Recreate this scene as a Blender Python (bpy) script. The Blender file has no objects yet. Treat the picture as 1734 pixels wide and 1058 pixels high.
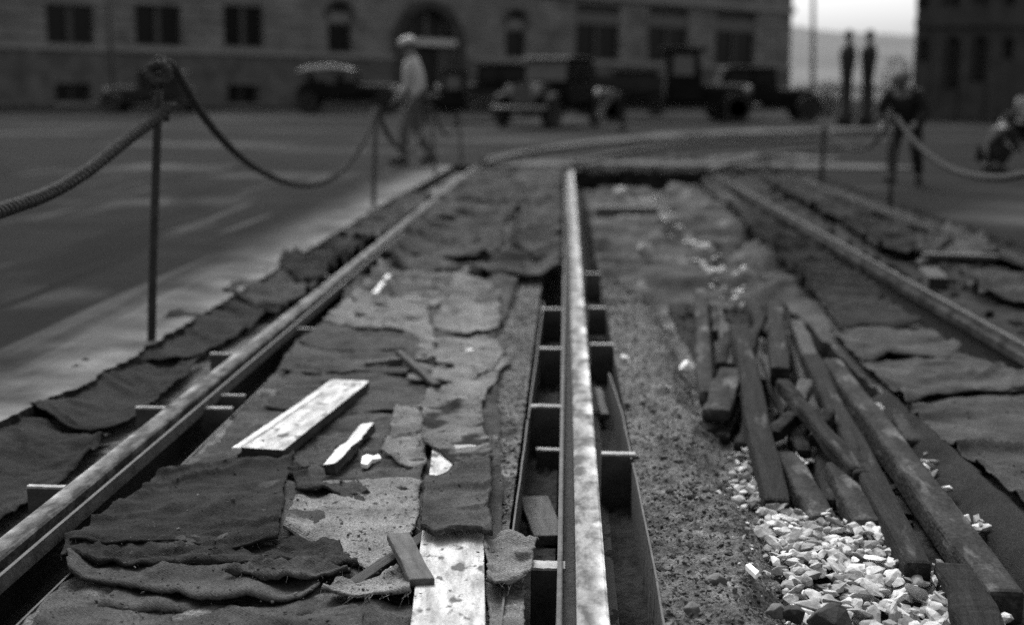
import bpy, bmesh, math, random
from mathutils import Vector, Matrix, noise

random.seed(7)
S = bpy.context.scene
COL = S.collection
PI = math.pi
R = math.radians

# ------------------------------------------------------------------ camera
W, H, FPX, CAMH = 1734.0, 1058.0, 2200.0, 1.08
YAW, PITCH, ROLL = -0.0401548, 0.1678697, 0.009
_f = Vector((math.sin(YAW) * math.cos(PITCH), math.cos(YAW) * math.cos(PITCH), -math.sin(PITCH)))
_r0 = Vector((math.cos(YAW), -math.sin(YAW), 0))
_u0 = _r0.cross(_f)
_R = _r0 * math.cos(ROLL) + _u0 * math.sin(ROLL)
_U = -_r0 * math.sin(ROLL) + _u0 * math.cos(ROLL)
CAM = Vector((0, 0, CAMH))


def ray(px, py):
    return _f * FPX + _R * (px - W / 2) + _U * (H / 2 - py)


def at(px, py, z=0.0):
    """photograph pixel -> point on the level plane at height z"""
    d = ray(px, py)
    return CAM + d * ((z - CAMH) / d.z)


def atY(px, py, Y):
    """photograph pixel -> point on the upright plane at distance Y"""
    d = ray(px, py)
    return CAM + d * (Y / d.y)


cam_d = bpy.data.cameras.new('camera')
cam_o = bpy.data.objects.new('camera', cam_d)
COL.objects.link(cam_o)
m = Matrix((( _R.x, _U.x, -_f.x), (_R.y, _U.y, -_f.y), (_R.z, _U.z, -_f.z))).to_4x4()
m.translation = CAM
cam_o.matrix_world = m
cam_d.sensor_width = 36
cam_d.lens = 36 * FPX / W
cam_d.clip_start = 0.05
cam_d.clip_end = 4000
cam_d.dof.use_dof = True
cam_d.dof.focus_distance = 3.15
cam_d.dof.aperture_fstop = 1.7
S.camera = cam_o

# ------------------------------------------------------------------ light
SUN_EL, SUN_AZ = R(50), R(-16)       # azimuth from +Y (ahead), minus = left
w = bpy.data.worlds.new('World')
S.world = w
w.use_nodes = True
nt = w.node_tree
bg = nt.nodes['Background']
sky = nt.nodes.new('ShaderNodeTexSky')
sky.sky_type = 'NISHITA'
sky.sun_disc = False
sky.sun_elevation = SUN_EL
sky.sun_rotation = SUN_AZ
sky.dust_density = 5.0
bw = nt.nodes.new('ShaderNodeRGBToBW')
nt.links.new(sky.outputs[0], bw.inputs[0])
nt.links.new(bw.outputs[0], bg.inputs[0])
bg.inputs[1].default_value = 0.125
sd = bpy.data.lights.new('sun', 'SUN')
sd.energy = 1.5
sd.angle = R(30)
so = bpy.data.objects.new('sun', sd)
COL.objects.link(so)
sdir = Vector((math.sin(SUN_AZ) * math.cos(SUN_EL), math.cos(SUN_AZ) * math.cos(SUN_EL), math.sin(SUN_EL)))
so.rotation_euler = sdir.to_track_quat('Z', 'Y').to_euler()
so.location = (0, 0, 30)
vs = S.view_settings
vs.view_transform = 'Standard'
vs.look = 'None'
vs.gamma = 1
vs.exposure = 0.95
S.cycles.max_bounces = 5
S.cycles.sample_clamp_indirect = 2.0
S.cycles.caustics_reflective = False
S.cycles.caustics_refractive = False
S.cycles.diffuse_bounces = 3
S.cycles.use_denoising = False

# ------------------------------------------------------------------ materials


def g(v):
    return (v, v, v, 1)


def mat(name, lo, hi, scale=8.0, stretch=(1, 1, 1), rough=0.9, bump=0.3, bscale=60.0, bdist=0.01, detail=6,
        spots=None, weave=None, island=0.0, spec=0.3, metal=0.0, ramp=(0.3, 0.7), dust_glint=None, grain=None):
    """grey procedural surface: noise between two albedos, optional spots / weave / per-stone variation"""
    M = bpy.data.materials.new(name)
    M.use_nodes = True
    t = M.node_tree
    N, L = t.nodes, t.links
    P = N['Principled BSDF']
    P.inputs['Roughness'].default_value = rough
    P.inputs['Specular IOR Level'].default_value = spec
    P.inputs['Metallic'].default_value = metal
    tc = N.new('ShaderNodeTexCoord')
    mp = N.new('ShaderNodeMapping')
    mp.inputs['Scale'].default_value = stretch
    L.new(tc.outputs['Object'], mp.inputs[0])
    n1 = N.new('ShaderNodeTexNoise')
    n1.inputs['Scale'].default_value = scale
    n1.inputs['Detail'].default_value = detail
    n1.inputs['Roughness'].default_value = 0.62
    L.new(mp.outputs[0], n1.inputs['Vector'])
    cr = N.new('ShaderNodeValToRGB')
    cr.color_ramp.elements[0].position = ramp[0]
    cr.color_ramp.elements[1].position = ramp[1]
    cr.color_ramp.elements[0].color = g(lo)
    cr.color_ramp.elements[1].color = g(hi)
    L.new(n1.outputs['Fac'], cr.inputs[0])
    colour = cr.outputs[0]

    def mix(a, fac, val, mode='MIX'):
        x = N.new('ShaderNodeMix')
        x.data_type = 'RGBA'
        x.blend_type = mode
        L.new(a, x.inputs['A'])
        if isinstance(val, (int, float)):
            x.inputs['B'].default_value = g(val)
        else:
            L.new(val, x.inputs['B'])
        if isinstance(fac, (int, float)):
            x.inputs['Factor'].default_value = fac
        else:
            L.new(fac, x.inputs['Factor'])
        return x.outputs['Result']

    def mask(sc, a, b, st=(1, 1, 1), det=4):
        mm = N.new('ShaderNodeMapping')
        mm.inputs['Scale'].default_value = st
        mm.inputs['Location'].default_value = (3.7, 1.3, 0.4)
        L.new(tc.outputs['Object'], mm.inputs[0])
        nn = N.new('ShaderNodeTexNoise')
        nn.inputs['Scale'].default_value = sc
        nn.inputs['Detail'].default_value = det
        L.new(mm.outputs[0], nn.inputs['Vector'])
        r = N.new('ShaderNodeMapRange')
        r.inputs['From Min'].default_value = a
        r.inputs['From Max'].default_value = b
        L.new(nn.outputs['Fac'], r.inputs['Value'])
        return r.outputs[0]
    for s in (spots or []):
        colour = mix(colour, mask(*s[1:]), s[0])
    if island:
        ge = N.new('ShaderNodeNewGeometry')
        r = N.new('ShaderNodeMapRange')
        r.inputs['To Min'].default_value = 1 - island
        r.inputs['To Max'].default_value = 1.0
        L.new(ge.outputs['Random Per Island'], r.inputs['Value'])
        colour = mix(colour, 1.0, r.outputs[0], 'MULTIPLY')
    if dust_glint:
        # a drift of pale dirt, or on the dull rails a painted edge highlight, along a line X = dust[0]: fades over dust[1] metres, broken up by noise
        sx = N.new('ShaderNodeSeparateXYZ')
        L.new(tc.outputs['Object'], sx.inputs[0])
        r = N.new('ShaderNodeMapRange')
        r.inputs['From Min'].default_value = dust_glint[0] - dust_glint[1]
        r.inputs['From Max'].default_value = dust_glint[0]
        L.new(sx.outputs[0], r.inputs['Value'])
        nn = N.new('ShaderNodeTexNoise')
        nn.inputs['Scale'].default_value = dust_glint[3] if len(dust_glint) > 3 else 1.6
        nn.inputs['Detail'].default_value = 7
        L.new(tc.outputs['Object'], nn.inputs['Vector'])
        ad = N.new('ShaderNodeMath')
        ad.operation = 'MULTIPLY_ADD'
        L.new(nn.outputs['Fac'], ad.inputs[0])
        ad.inputs[1].default_value = dust_glint[4] if len(dust_glint) > 4 else 3.2
        ad.inputs[2].default_value = 0.65 - 0.5 * (dust_glint[4] if len(dust_glint) > 4 else 3.2)
        mu = N.new('ShaderNodeMath')
        mu.operation = 'MULTIPLY'
        L.new(r.outputs[0], mu.inputs[0])
        L.new(ad.outputs[0], mu.inputs[1])
        pw = N.new('ShaderNodeMath')
        pw.operation = 'POWER'
        pw.use_clamp = True
        L.new(mu.outputs[0], pw.inputs[0])
        pw.inputs[1].default_value = 1.5
        colour = mix(colour, pw.outputs[0], dust_glint[2])
    if grain:
        gn = N.new('ShaderNodeTexNoise')
        gn.inputs['Scale'].default_value = grain[0]
        gn.inputs['Detail'].default_value = 3
        L.new(tc.outputs['Object'], gn.inputs['Vector'])
        gr = N.new('ShaderNodeMapRange')
        gr.inputs['From Min'].default_value = .3
        gr.inputs['From Max'].default_value = .7
        gr.inputs['To Min'].default_value = 1 - grain[1]
        gr.inputs['To Max'].default_value = 1 + grain[1]
        L.new(gn.outputs['Fac'], gr.inputs['Value'])
        colour = mix(colour, 1.0, gr.outputs[0], 'MULTIPLY')
    L.new(colour, P.inputs['Base Color'])
    # bump
    n2 = N.new('ShaderNodeTexNoise')
    n2.inputs['Scale'].default_value = bscale
    n2.inputs['Detail'].default_value = 5
    L.new(mp.outputs[0], n2.inputs['Vector'])
    hgt = n2.outputs['Fac']
    if weave:
        w1 = N.new('ShaderNodeTexWave')
        w1.wave_type = 'BANDS'
        w1.bands_direction = 'DIAGONAL'
        w1.inputs['Scale'].default_value = weave
        w1.inputs['Distortion'].default_value = 1.5
        w1.inputs['Detail'].default_value = 2
        L.new(tc.outputs['Object'], w1.inputs['Vector'])
        a = N.new('ShaderNodeMath')
        a.operation = 'MULTIPLY_ADD'
        L.new(w1.outputs['Fac'], a.inputs[0])
        a.inputs[1].default_value = 0.25
        L.new(hgt, a.inputs[2])
        hgt = a.outputs[0]
    b = N.new('ShaderNodeBump')
    b.inputs['Strength'].default_value = bump
    b.inputs['Distance'].default_value = bdist
    L.new(hgt, b.inputs['Height'])
    L.new(b.outputs[0], P.inputs['Normal'])
    return M


M = {}
M['street'] = mat('asphalt', 0.006, 0.014, grain=(120, .2), scale=0.9, stretch=(0.5, 1.6, 1), bump=0.35, bscale=70, detail=8, spec=0.02, dust_glint=(-1.66, 0.75, 0.30, 3.5, 1.4),
                  spots=[(0.085, 0.35, 0.56, 0.74, (1, 1, 1), 7), (0.006, 1.1, 0.54, 0.64, (2.5, 0.22, 1), 5), (0.05, 1.6, 0.60, 0.70, (3.0, 0.16, 1), 6), (0.006, 26, 0.68, 0.73)])
M['square'] = mat('square_asphalt', 0.007, 0.018, 0.5, (0.4, 1.5, 1), bump=0.35, bscale=60, detail=8, spec=0.02,
                  spots=[(0.075, 0.16, 0.55, 0.72, (1, 1.6, 1), 7), (0.005, 1.4, 0.56, 0.64, (.5, 2.2, 1), 6)])
M['subgrade'] = mat('dark_subgrade', 0.006, 0.02, 5, spec=0.05, bump=0.6, bscale=40)  # darkened so the floor of the rail slots carries painted shadow
M['earth'] = mat('damp_sandy_earth', 0.05, 0.16, 14, grain=(140, .45), bump=0.9, bscale=90, bdist=0.012, detail=9, spots=[(0.035, 4, 0.52, 0.66), (0.22, 6, 0.62, 0.72)], spec=.05)
M['dirt_dark'] = mat('dark_trench_dirt', 0.008, 0.035, 7, spec=0.05, bump=0.9, bscale=70, detail=9)  # real dirt, darkened to paint shadow under the timbers and in the slots
M['dirt_mid'] = mat('broken_ground', 0.01, 0.095, 2.6, spec=0.05, bump=0.9, bscale=70, detail=9, spots=[(0.16, 3.5, 0.60, 0.68, (1, .6, 1), 7)])
M['slabface'] = mat('raw_slab', 0.04, 0.10, 6, spec=0.05, bump=0.7, bscale=40)
M['sack'] = mat('burlap', 0.022, 0.08, grain=(170, .4), scale=4.5, rough=0.95, bump=0.55, bscale=260, bdist=0.006, detail=9, weave=70, spec=0.05,
                spots=[(0.032, 14, 0.60, 0.70)])
M['sack_light'] = mat('dry_burlap', 0.08, 0.2, 5, grain=(170, .4), rough=0.95, bump=0.55, bscale=260, bdist=0.006, detail=9, weave=70, spec=0.05,
                      spots=[(0.045, 16, 0.58, 0.68)])
M['sack_dark'] = mat('wet_dimmed_burlap', 0.009, 0.027, 5, grain=(170, .45), rough=0.92, bump=0.55, bscale=240, bdist=0.006, detail=8, weave=80, spec=0.08)  # on the left shoulder its dark tone stands in for lens fall-off
M['sack_stain'] = mat('tar_stained_burlap', 0.06, 0.17, 5, grain=(170, .4), rough=0.95, bump=0.55, bscale=260, bdist=0.006, detail=9, weave=70, spec=0.05,
                      spots=[(0.022, 7, 0.50, 0.58)])
M['sack_speck'] = mat('cement_flecked_burlap', 0.07, 0.24, 7, grain=(200, .5), rough=0.95, bump=0.6, bscale=240, bdist=0.006, detail=10, weave=60,
                      spec=0.05, spots=[(0.035, 55, 0.60, 0.66), (0.05, 13, 0.62, 0.72)])
M['rail_top'] = mat('chalky_rail_head', 0.08, 0.27, 16, (1.3, 0.55, 1), rough=0.7, bump=0.25, bscale=90, detail=7,
                    ramp=(0.42, 0.60), dust_glint=(.048, .062, 0.86, 9, 4.5), spec=.05, grain=(160, .15))
M['rail_dim'] = mat('grimy_rail_head', 0.012, 0.045, 14, (1.6, 0.6, 1), rough=0.7, bump=0.25, bscale=90, detail=7, ramp=(0.42, 0.66), spec=.0, dust_glint=(-.034, -.04, 0.07, 9, 4.0))  # the pale edge is a highlight painted along the head
M['rail_worn'] = mat('dull_rail_head', 0.035, 0.13, 18, (1.6, 0.5, 1), rough=0.8, bump=0.25, bscale=90, detail=7, ramp=(0.42, 0.62), spec=.05, grain=(160, .2), dust_glint=(-.040, -.055, 0.34, 12, 4.0))  # worn patches, plus a thin highlight painted down the left edge
M['rail_side'] = mat('rusty_shaded_rail', 0.007, 0.022, 14, rough=0.85, bump=0.4, bscale=60)  # rust, darkened to paint shadow on the rail sides in the slots
M['groove_dirt'] = mat('dirt_in_groove', 0.006, 0.022, 30, bump=0.8, bscale=90)
M['plate'] = mat('dirty_steel', 0.03, 0.09, 18, rough=0.75, bump=0.4, bscale=70)
M['plate_top'] = mat('lit_plate_edge', 0.22, 0.42, 25, rough=0.9, bump=0.4, bscale=90)  # pale colour paints the light along the plates' top edges
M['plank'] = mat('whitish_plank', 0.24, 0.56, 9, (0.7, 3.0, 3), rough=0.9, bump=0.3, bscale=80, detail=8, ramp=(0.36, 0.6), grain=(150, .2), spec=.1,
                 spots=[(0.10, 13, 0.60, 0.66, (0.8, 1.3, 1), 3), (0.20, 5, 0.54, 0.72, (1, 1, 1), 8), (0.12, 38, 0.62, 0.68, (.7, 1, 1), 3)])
M['plank_side'] = mat('weathered_and_shaded_wood', 0.045, 0.12, 7, (1, 6, 6), rough=0.9, bump=0.4, bscale=50)  # weathered wood; on the long plank's sides its dark tone paints their shadow
M['wood_shade'] = mat('shaded_wood_side', 0.02, 0.06, 7, (1, 6, 6), rough=0.9, bump=0.4, bscale=50, spec=.1)  # dark colour paints the shadow on plank and stick sides
M['stick'] = mat('pale_split_wood', 0.4, 0.72, 8, (1, 6, 6), rough=0.9, bump=0.4, bscale=60, ramp=(.35, .65))
M['timber'] = mat('old_dark_timber', 0.008, 0.027, grain=(90, .3), scale=7, stretch=(0.5, 5, 5), rough=0.9, bump=0.7, bscale=40, detail=8, spec=.08, spots=[(0.11, 9, 0.56, 0.72, (.35, 2.0, 2.0), 7)])
M['timber_pale'] = mat('dusty_timber', 0.014, 0.055, 6, (0.8, 1.6, 1.6), rough=0.95, bump=0.8, bscale=40, detail=8, spec=.05, grain=(90, .3), spots=[(0.12, 10, 0.54, 0.68, (.5, 1.6, 1.6), 8)])
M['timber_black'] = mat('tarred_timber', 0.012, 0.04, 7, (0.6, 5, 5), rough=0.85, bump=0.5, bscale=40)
M['gravel'] = mat('white_crushed_stone', 0.42, 0.74, 14, rough=0.9, bump=0.3, bscale=60, island=0.72, grain=(50, .35), spots=[(.2, 7, .58, .7)])
M['stone'] = mat('grey_stone', 0.07, 0.16, 12, rough=0.9, bump=0.5, bscale=50)
M['stone_dark'] = mat('dark_rock', 0.012, 0.05, 12, rough=0.9, bump=0.6, bscale=40)
M['white'] = mat('white_chip', 0.75, 0.85, 9, rough=0.8, bump=0.1)
M['rope'] = mat('hemp_rope', 0.03, 0.08, 40, rough=0.95, bump=0.7, bscale=160, bdist=0.006, spec=0.05)
M['post'] = mat('rusty_iron_post', 0.022, 0.055, 25, rough=0.8, bump=0.5, bscale=80)
M['post_pale'] = mat('weathered_iron_post', 0.04, 0.08, 25, rough=0.8, bump=0.4, bscale=80)
M['facade'] = mat('sooty_sandstone', 0.12, 0.29, 0.55, (1, 1, 1.8), spec=0.05, rough=0.95, bump=0.4, bscale=6, bdist=0.03, detail=8,
                  spots=[(0.15, 0.9, 0.60, 0.72)])
M['facade_base'] = mat('dark_rock_faced_stone', 0.07, 0.17, 1.2, spec=0.05, rough=0.95, bump=0.6, bscale=4, bdist=0.05, detail=8)
M['trim'] = mat('pale_stone_trim', 0.2, 0.32, 2, spec=0.05, rough=0.95, bump=0.3, bscale=10)
M['frame'] = mat('painted_window_frame', 0.06, 0.09, 6, rough=0.7, bump=0.1)
M['frame_white'] = mat('white_painted_wood', 0.5, 0.62, 6, rough=0.7, bump=0.1)
M['blind'] = mat('window_blind', 0.12, 0.16, 6, rough=0.9, bump=0.1)
M['glass'] = mat('dark_window_glass', 0.006, 0.01, 2, rough=0.25, bump=0.02, spec=0.25)
M['door'] = mat('dark_oak_door', 0.012, 0.022, 4, (4, 4, 1), rough=0.6, bump=0.2)
M['roof'] = mat('slate', 0.05, 0.08, 5, bump=0.4, bscale=20)
M['facade2'] = mat('black_sooty_brick', 0.045, 0.09, 1.2, spec=0.05, rough=0.95, bump=0.4, bscale=9, bdist=0.03)
M['hill'] = mat('hazy_hillside', 0.09, 0.15, 0.012, rough=1, bump=0.3, bscale=0.05, bdist=5, detail=10)
M['car'] = mat('dusty_black_paint', 0.006, 0.014, 3, rough=0.8, bump=0.05, spec=0.1)
M['car2'] = mat('dusty_dark_paint', 0.022, 0.04, 3, rough=0.8, bump=0.05, spec=0.1)
M['canvas'] = mat('pale_canvas', 0.38, 0.6, 3, rough=0.95, bump=0.4, bscale=12, bdist=0.03)
M['tyre'] = mat('tyre_rubber', 0.03, 0.06, 8, rough=0.85, bump=0.2)
M['rim'] = mat('dusty_wheel', 0.06, 0.10, 8, rough=0.7, bump=0.1)
M['chrome'] = mat('dusty_nickel_plate', 0.16, 0.26, 5, rough=0.7, bump=0.02, spec=.1)
M['skin'] = mat('skin', 0.14, 0.2, 9, rough=0.7, bump=0.1)
M['coat_pale'] = mat('pale_work_coat', 0.3, 0.5, 4, rough=0.95, bump=0.4, bscale=18, bdist=0.02)
M['cap_pale'] = mat('pale_cap', 0.42, 0.55, 8, rough=0.95, bump=0.2)
M['cloth_dark'] = mat('dark_cloth', 0.008, 0.02, 8, rough=0.95, bump=0.3)
M['trouser'] = mat('grey_trousers', 0.07, 0.13, 8, rough=0.95, bump=0.3)
M['hair'] = mat('dark_hair', 0.02, 0.04, 30, rough=0.7, bump=0.3)
M['iron'] = mat('black_iron', 0.012, 0.03, 8, rough=0.7, bump=0.2)
M['paving'] = mat('pale_fresh_paving', 0.04, 0.1, 0.8, spec=0.05, rough=0.95, bump=0.4, bscale=30, detail=8)

# ------------------------------------------------------------------ mesh helpers


class MB:
    def __init__(s):
        s.v, s.f, s.mi = [], [], []
        s.cur = 0

    def add(s, vs, fs):
        o = len(s.v)
        s.v += [Vector(v) for v in vs]
        for f in fs:
            s.f.append([i + o for i in f])
            s.mi.append(s.cur)
        return s

    def box(s, c, d, rot=None, taper=None):
        hx, hy, hz = d[0] / 2, d[1] / 2, d[2] / 2
        vs = [Vector((x, y, z)) for z in (-hz, hz) for x, y in ((-hx, -hy), (hx, -hy), (hx, hy), (-hx, hy))]
        if taper:
            for v in vs[4:]:
                v.x *= taper[0]
                v.y *= taper[1]
        if rot is not None:
            vs = [rot @ v for v in vs]
        c = Vector(c)
        return s.add([v + c for v in vs], [(3, 2, 1, 0), (4, 5, 6, 7), (0, 1, 5, 4), (1, 2, 6, 5), (2, 3, 7, 6), (3, 0, 4, 7)])

    def tube(s, path, rad, n=8, cap=True):
        path = [Vector(p) for p in path]
        k = len(path)
        rads = rad if isinstance(rad, (list, tuple)) else [rad] * k
        vs, fs = [], []
        prev = None
        for i, p in enumerate(path):
            t = (path[min(i + 1, k - 1)] - path[max(i - 1, 0)]).normalized()
            if prev is None:
                a = t.orthogonal().normalized()
            else:
                a = (prev - t * prev.dot(t)).normalized()
            prev = a
            b = t.cross(a)
            for j in range(n):
                q = 2 * PI * j / n
                vs.append(p + (a * math.cos(q) + b * math.sin(q)) * rads[i])
        for i in range(k - 1):
            for j in range(n):
                fs.append((i * n + j, i * n + (j + 1) % n, (i + 1) * n + (j + 1) % n, (i + 1) * n + j))
        if cap:
            fs.append(tuple(range(n - 1, -1, -1)))
            fs.append(tuple((k - 1) * n + j for j in range(n)))
        return s.add(vs, fs)

    def lathe(s, prof, c=(0, 0, 0), n=16, axis='z', sx=1, sy=1):
        vs, fs = [], []
        c = Vector(c)
        for r, z in prof:
            for j in range(n):
                q = 2 * PI * j / n
                p = Vector((r * math.cos(q) * sx, r * math.sin(q) * sy, z))
                if axis == 'x':
                    p = Vector((p.z, p.x, p.y))
                elif axis == 'y':
                    p = Vector((p.y, p.z, p.x))
                vs.append(p + c)
        k = len(prof)
        for i in range(k - 1):
            for j in range(n):
                fs.append((i * n + j, i * n + (j + 1) % n, (i + 1) * n + (j + 1) % n, (i + 1) * n + j))
        fs.append(tuple(range(n - 1, -1, -1)))
        fs.append(tuple((k - 1) * n + j for j in range(n)))
        return s.add(vs, fs)

    def prism(s, poly, y0, y1, plane='xz'):
        """closed outline extruded; plane xz -> along y, yz -> along x, xy -> along z"""
        def P(a, b, c):
            return {'xz': (a, c, b), 'yz': (c, a, b), 'xy': (a, b, c)}[plane]
        n = len(poly)
        vs = [P(a, b, y0) for a, b in poly] + [P(a, b, y1) for a, b in poly]
        fs = [tuple(range(n)), tuple(range(2 * n - 1, n - 1, -1))]
        for i in range(n):
            j = (i + 1) % n
            fs.append((j, i, n + i, n + j))
        return s.add(vs, fs)

    def build(s, name, mats, parent=None, world=True, smooth=False, bevel=0.0, origin=None):
        vs = s.v
        if parent is not None:
            off = parent.matrix_world_loc if False else (TOTAL_LOC.get(parent.name, Vector()) if world else Vector())
            o_loc = Vector()
        else:
            if origin is not None:
                off = Vector(origin)
            elif world:
                xs = [v.x for v in vs]; ys = [v.y for v in vs]; zs = [v.z for v in vs]
                off = Vector(((min(xs) + max(xs)) / 2, (min(ys) + max(ys)) / 2, min(zs)))
            else:
                off = Vector()
            o_loc = off
        me = bpy.data.meshes.new(name)
        me.from_pydata([tuple(v - off) for v in vs], [], s.f)
        me.update()
        o = bpy.data.objects.new(name, me)
        COL.objects.link(o)
        o.location = o_loc
        if parent is not None:
            o.parent = parent
            TOTAL_LOC[o.name] = TOTAL_LOC.get(parent.name, Vector())
        else:
            TOTAL_LOC[o.name] = Vector(off)
        for q in (mats if isinstance(mats, (list, tuple)) else [mats]):
            me.materials.append(q)
        me.polygons.foreach_set('material_index', s.mi)
        b = bmesh.new()
        b.from_mesh(me)
        bmesh.ops.recalc_face_normals(b, faces=b.faces)
        b.to_mesh(me)
        b.free()
        if smooth:
            me.polygons.foreach_set('use_smooth', [True] * len(me.polygons))
        if bevel:
            q = o.modifiers.new('bevel', 'BEVEL')
            q.width = bevel
            q.segments = 2
            q.limit_method = 'ANGLE'
        return o


TOTAL_LOC = {}


def tag(o, label=None, cat=None, group=None, kind=None):
    if label: o['label'] = label
    if cat: o['category'] = cat
    if group: o['group'] = group
    if kind: o['kind'] = kind
    return o


def empty(name, loc, label, cat, group=None):
    o = bpy.data.objects.new(name, None)
    COL.objects.link(o)
    o.location = loc
    o.empty_display_size = 0.2
    TOTAL_LOC[o.name] = Vector(loc)
    return tag(o, label, cat, group)


def nz(x, y, z=0.0):
    return noise.noise(Vector((x, y, z)))


def fbm(x, y, z=0.0, o=4):
    s, a = 0.0, 1.0
    for i in range(o):
        s += a * noise.noise(Vector((x, y, z + i * 7.1)))
        x *= 2.03; y *= 2.03; a *= 0.5
    return s


def sstep(a, b, x):
    t = max(0.0, min(1.0, (x - a) / (b - a)))
    return t * t * (3 - 2 * t)


# ------------------------------------------------------------------ ground
PIT = (0.16, 1.75, 15.5, 20.6)
YEND = 19.2


def geo_steps(y0, y1, k):
    ys = [y0]
    while ys[-1] < y1:
        ys.append(ys[-1] + max(0.012, k * ys[-1]))
    ys[-1] = y1
    return ys


def strip(name, xl, xr, y0, y1, zfun, mats, nx, k=0.006, skirt=-0.30, origin=(0, 0, 0), edge=0.0):
    """a strip of ground along the rails with upright sides"""
    mb = MB()
    ys = geo_steps(y0, y1, k)
    vs = []
    for y in ys:
        a = xl(y) if callable(xl) else xl
        b = xr(y) if callable(xr) else xr
        if edge:
            a += edge * fbm(y * 5, 3.3); b += edge * fbm(y * 5, 9.1)
        for i in range(nx + 1):
            x = a + (b - a) * i / nx
            vs.append((x, y, zfun(x, y)))
    n = nx + 1
    fs = [(r * n + i, r * n + i + 1, (r + 1) * n + i + 1, (r + 1) * n + i) for r in range(len(ys) - 1) for i in range(nx)]
    mb.add(vs, fs)
    mb.cur = 1
    for col in (0, nx):
        o = []
        f2 = []
        for r in range(len(ys)):
            v = vs[r * n + col]
            for q in range(4):
                zz = v[2] + (skirt - v[2]) * q / 3
                jx = 0.012 * fbm(v[1] * 9, q * 2.1, col) if 0 < q else 0
                o.append((v[0] + jx, v[1], zz))
        for r in range(len(ys) - 1):
            for q in range(3):
                f2.append((r * 4 + q, r * 4 + q + 1, (r + 1) * 4 + q + 1, (r + 1) * 4 + q))
        mb.add(o, f2)
    for row in (0, len(ys) - 1):
        o = []
        for i in range(n):
            v = vs[row * n + i]
            o += [v, (v[0], v[1], skirt)]
        mb.add(o, [(i * 2, i * 2 + 1, i * 2 + 3, i * 2 + 2) for i in range(nx)])
    ob = mb.build(name, mats, origin=origin, smooth=True)
    return tag(ob, kind='structure')


# one great sheet under everything
gm = MB()
gm.add([(-900, -60, -0.34), (900, -60, -0.34), (900, 1500, -0.34), (-900, 1500, -0.34)], [(0, 1, 2, 3)])
tag(gm.build('ground', M['subgrade'], origin=(0, 0, 0)), kind='structure')


# street: left roadway, square ahead, right roadway
def st_z(x, y):
    return 0.006 * fbm(x * 0.9, y * 0.9)


def left_edge(y):
    return -1.76 - 0.12 * sstep(5, 3.6, y) + 0.10 * sstep(12, 19, y) + 0.025 * fbm(y * 4, 1.0) + 0.02 * fbm(y * 15, 2.0)


def street_sheet(name, xs, ys, zf, skirts, sm='street'):
    mb = MB()
    nxs = len(xs(ys[0]))
    vs = [(x, y, zf(x, y)) for y in ys for x in xs(y)]
    mb.add(vs, [(r * nxs + i, r * nxs + i + 1, (r + 1) * nxs + i + 1, (r + 1) * nxs + i) for r in range(len(ys) - 1) for i in range(nxs - 1)])
    mb.cur = 1
    for c in skirts:
        if c in ('l', 'r'):
            e = [vs[r * nxs + (0 if c == 'l' else nxs - 1)] for r in range(len(ys))]
        else:
            e = [vs[i] for i in range(nxs)]
        o, f2 = [], []
        for r, v in enumerate(e):
            for q in range(5):
                j = 0.03 * fbm(v[1] * 7 + v[0] * 9, q * .8) + .018 * nz(v[1] * 31, q * 2.0, 4) if q else 0
                dx = j + (0.02 * q if c == 'r' else (-0.02 * q if c == 'l' else 0))
                o.append((v[0] + dx, v[1] + (j - 0.02 * q if c == 'n' else 0), v[2] - 0.3 * q / 4))
        for r in range(len(e) - 1):
            for q in range(4):
                f2.append((r * 5 + q, r * 5 + q + 1, r * 5 + q + 6, r * 5 + q + 5))
        mb.add(o, f2)
    return tag(mb.build(name, [M[sm], M['dirt_dark']], origin=(0, 0, 0), smooth=True), kind='structure')


frac = [0, .02, .05, .1, .2, .35, .5, .65, .78, .87, .92, .95, .97, .98, .99, .995, 1.0]
street_sheet('street', lambda y: [-120 + (left_edge(y) + 120) * (1 - (1 - q) ** 3) for q in frac], geo_steps(1.2, YEND, 0.004), st_z, 'r')


def right_edge(y):
    return 3.42 + 0.03 * fbm(y * 3, 5.0)


street_sheet('street', lambda y: [right_edge(y) + (120 - right_edge(y)) * q ** 3 for q in [0, .05, .1, .2, .3, .4, .5, .6, .8, 1]],
             geo_steps(1.2, YEND, 0.012), st_z, 'l', 'square')
fx = [-120, -60, -30, -12, -6, -3] + [-2 + 0.08 * i for i in range(75)] + [5, 8, 14, 30, 60, 120]


def far_y(x, q):
    y0 = YEND + 0.35 * fbm(x * 1.3, 4.0) + 0.12 * fbm(x * 6, 2.0)
    return y0 + (175 - y0) * q ** 3


mbf = MB()
qs = [0, .05, .1, .15, .2, .3, .4, .5, .6, .8, 1]
vsf = [(x, far_y(x, q), st_z(x, far_y(x, q))) for q in qs for x in fx]
nf = len(fx)
mbf.add(vsf, [(r * nf + i, r * nf + i + 1, (r + 1) * nf + i + 1, (r + 1) * nf + i) for r in range(len(qs) - 1) for i in range(nf - 1)])
mbf.cur = 1
o_, f_ = [], []
for i, x in enumerate(fx):
    v = vsf[i]
    for q in range(4):
        o_.append((v[0], v[1] - 0.03 * q + (0.06 * fbm(x * 7, q * 2.0) if q else 0), v[2] - 0.1 * q))
for i in range(nf - 1):
    for q in range(3):
        f_.append((i * 4 + q, i * 4 + q + 1, i * 4 + q + 5, i * 4 + q + 4))
mbf.add(o_, f_)
tag(mbf.build('square', [M['square'], M['dirt_dark']], origin=(0, 0, 0), smooth=True), kind='structure')


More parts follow.
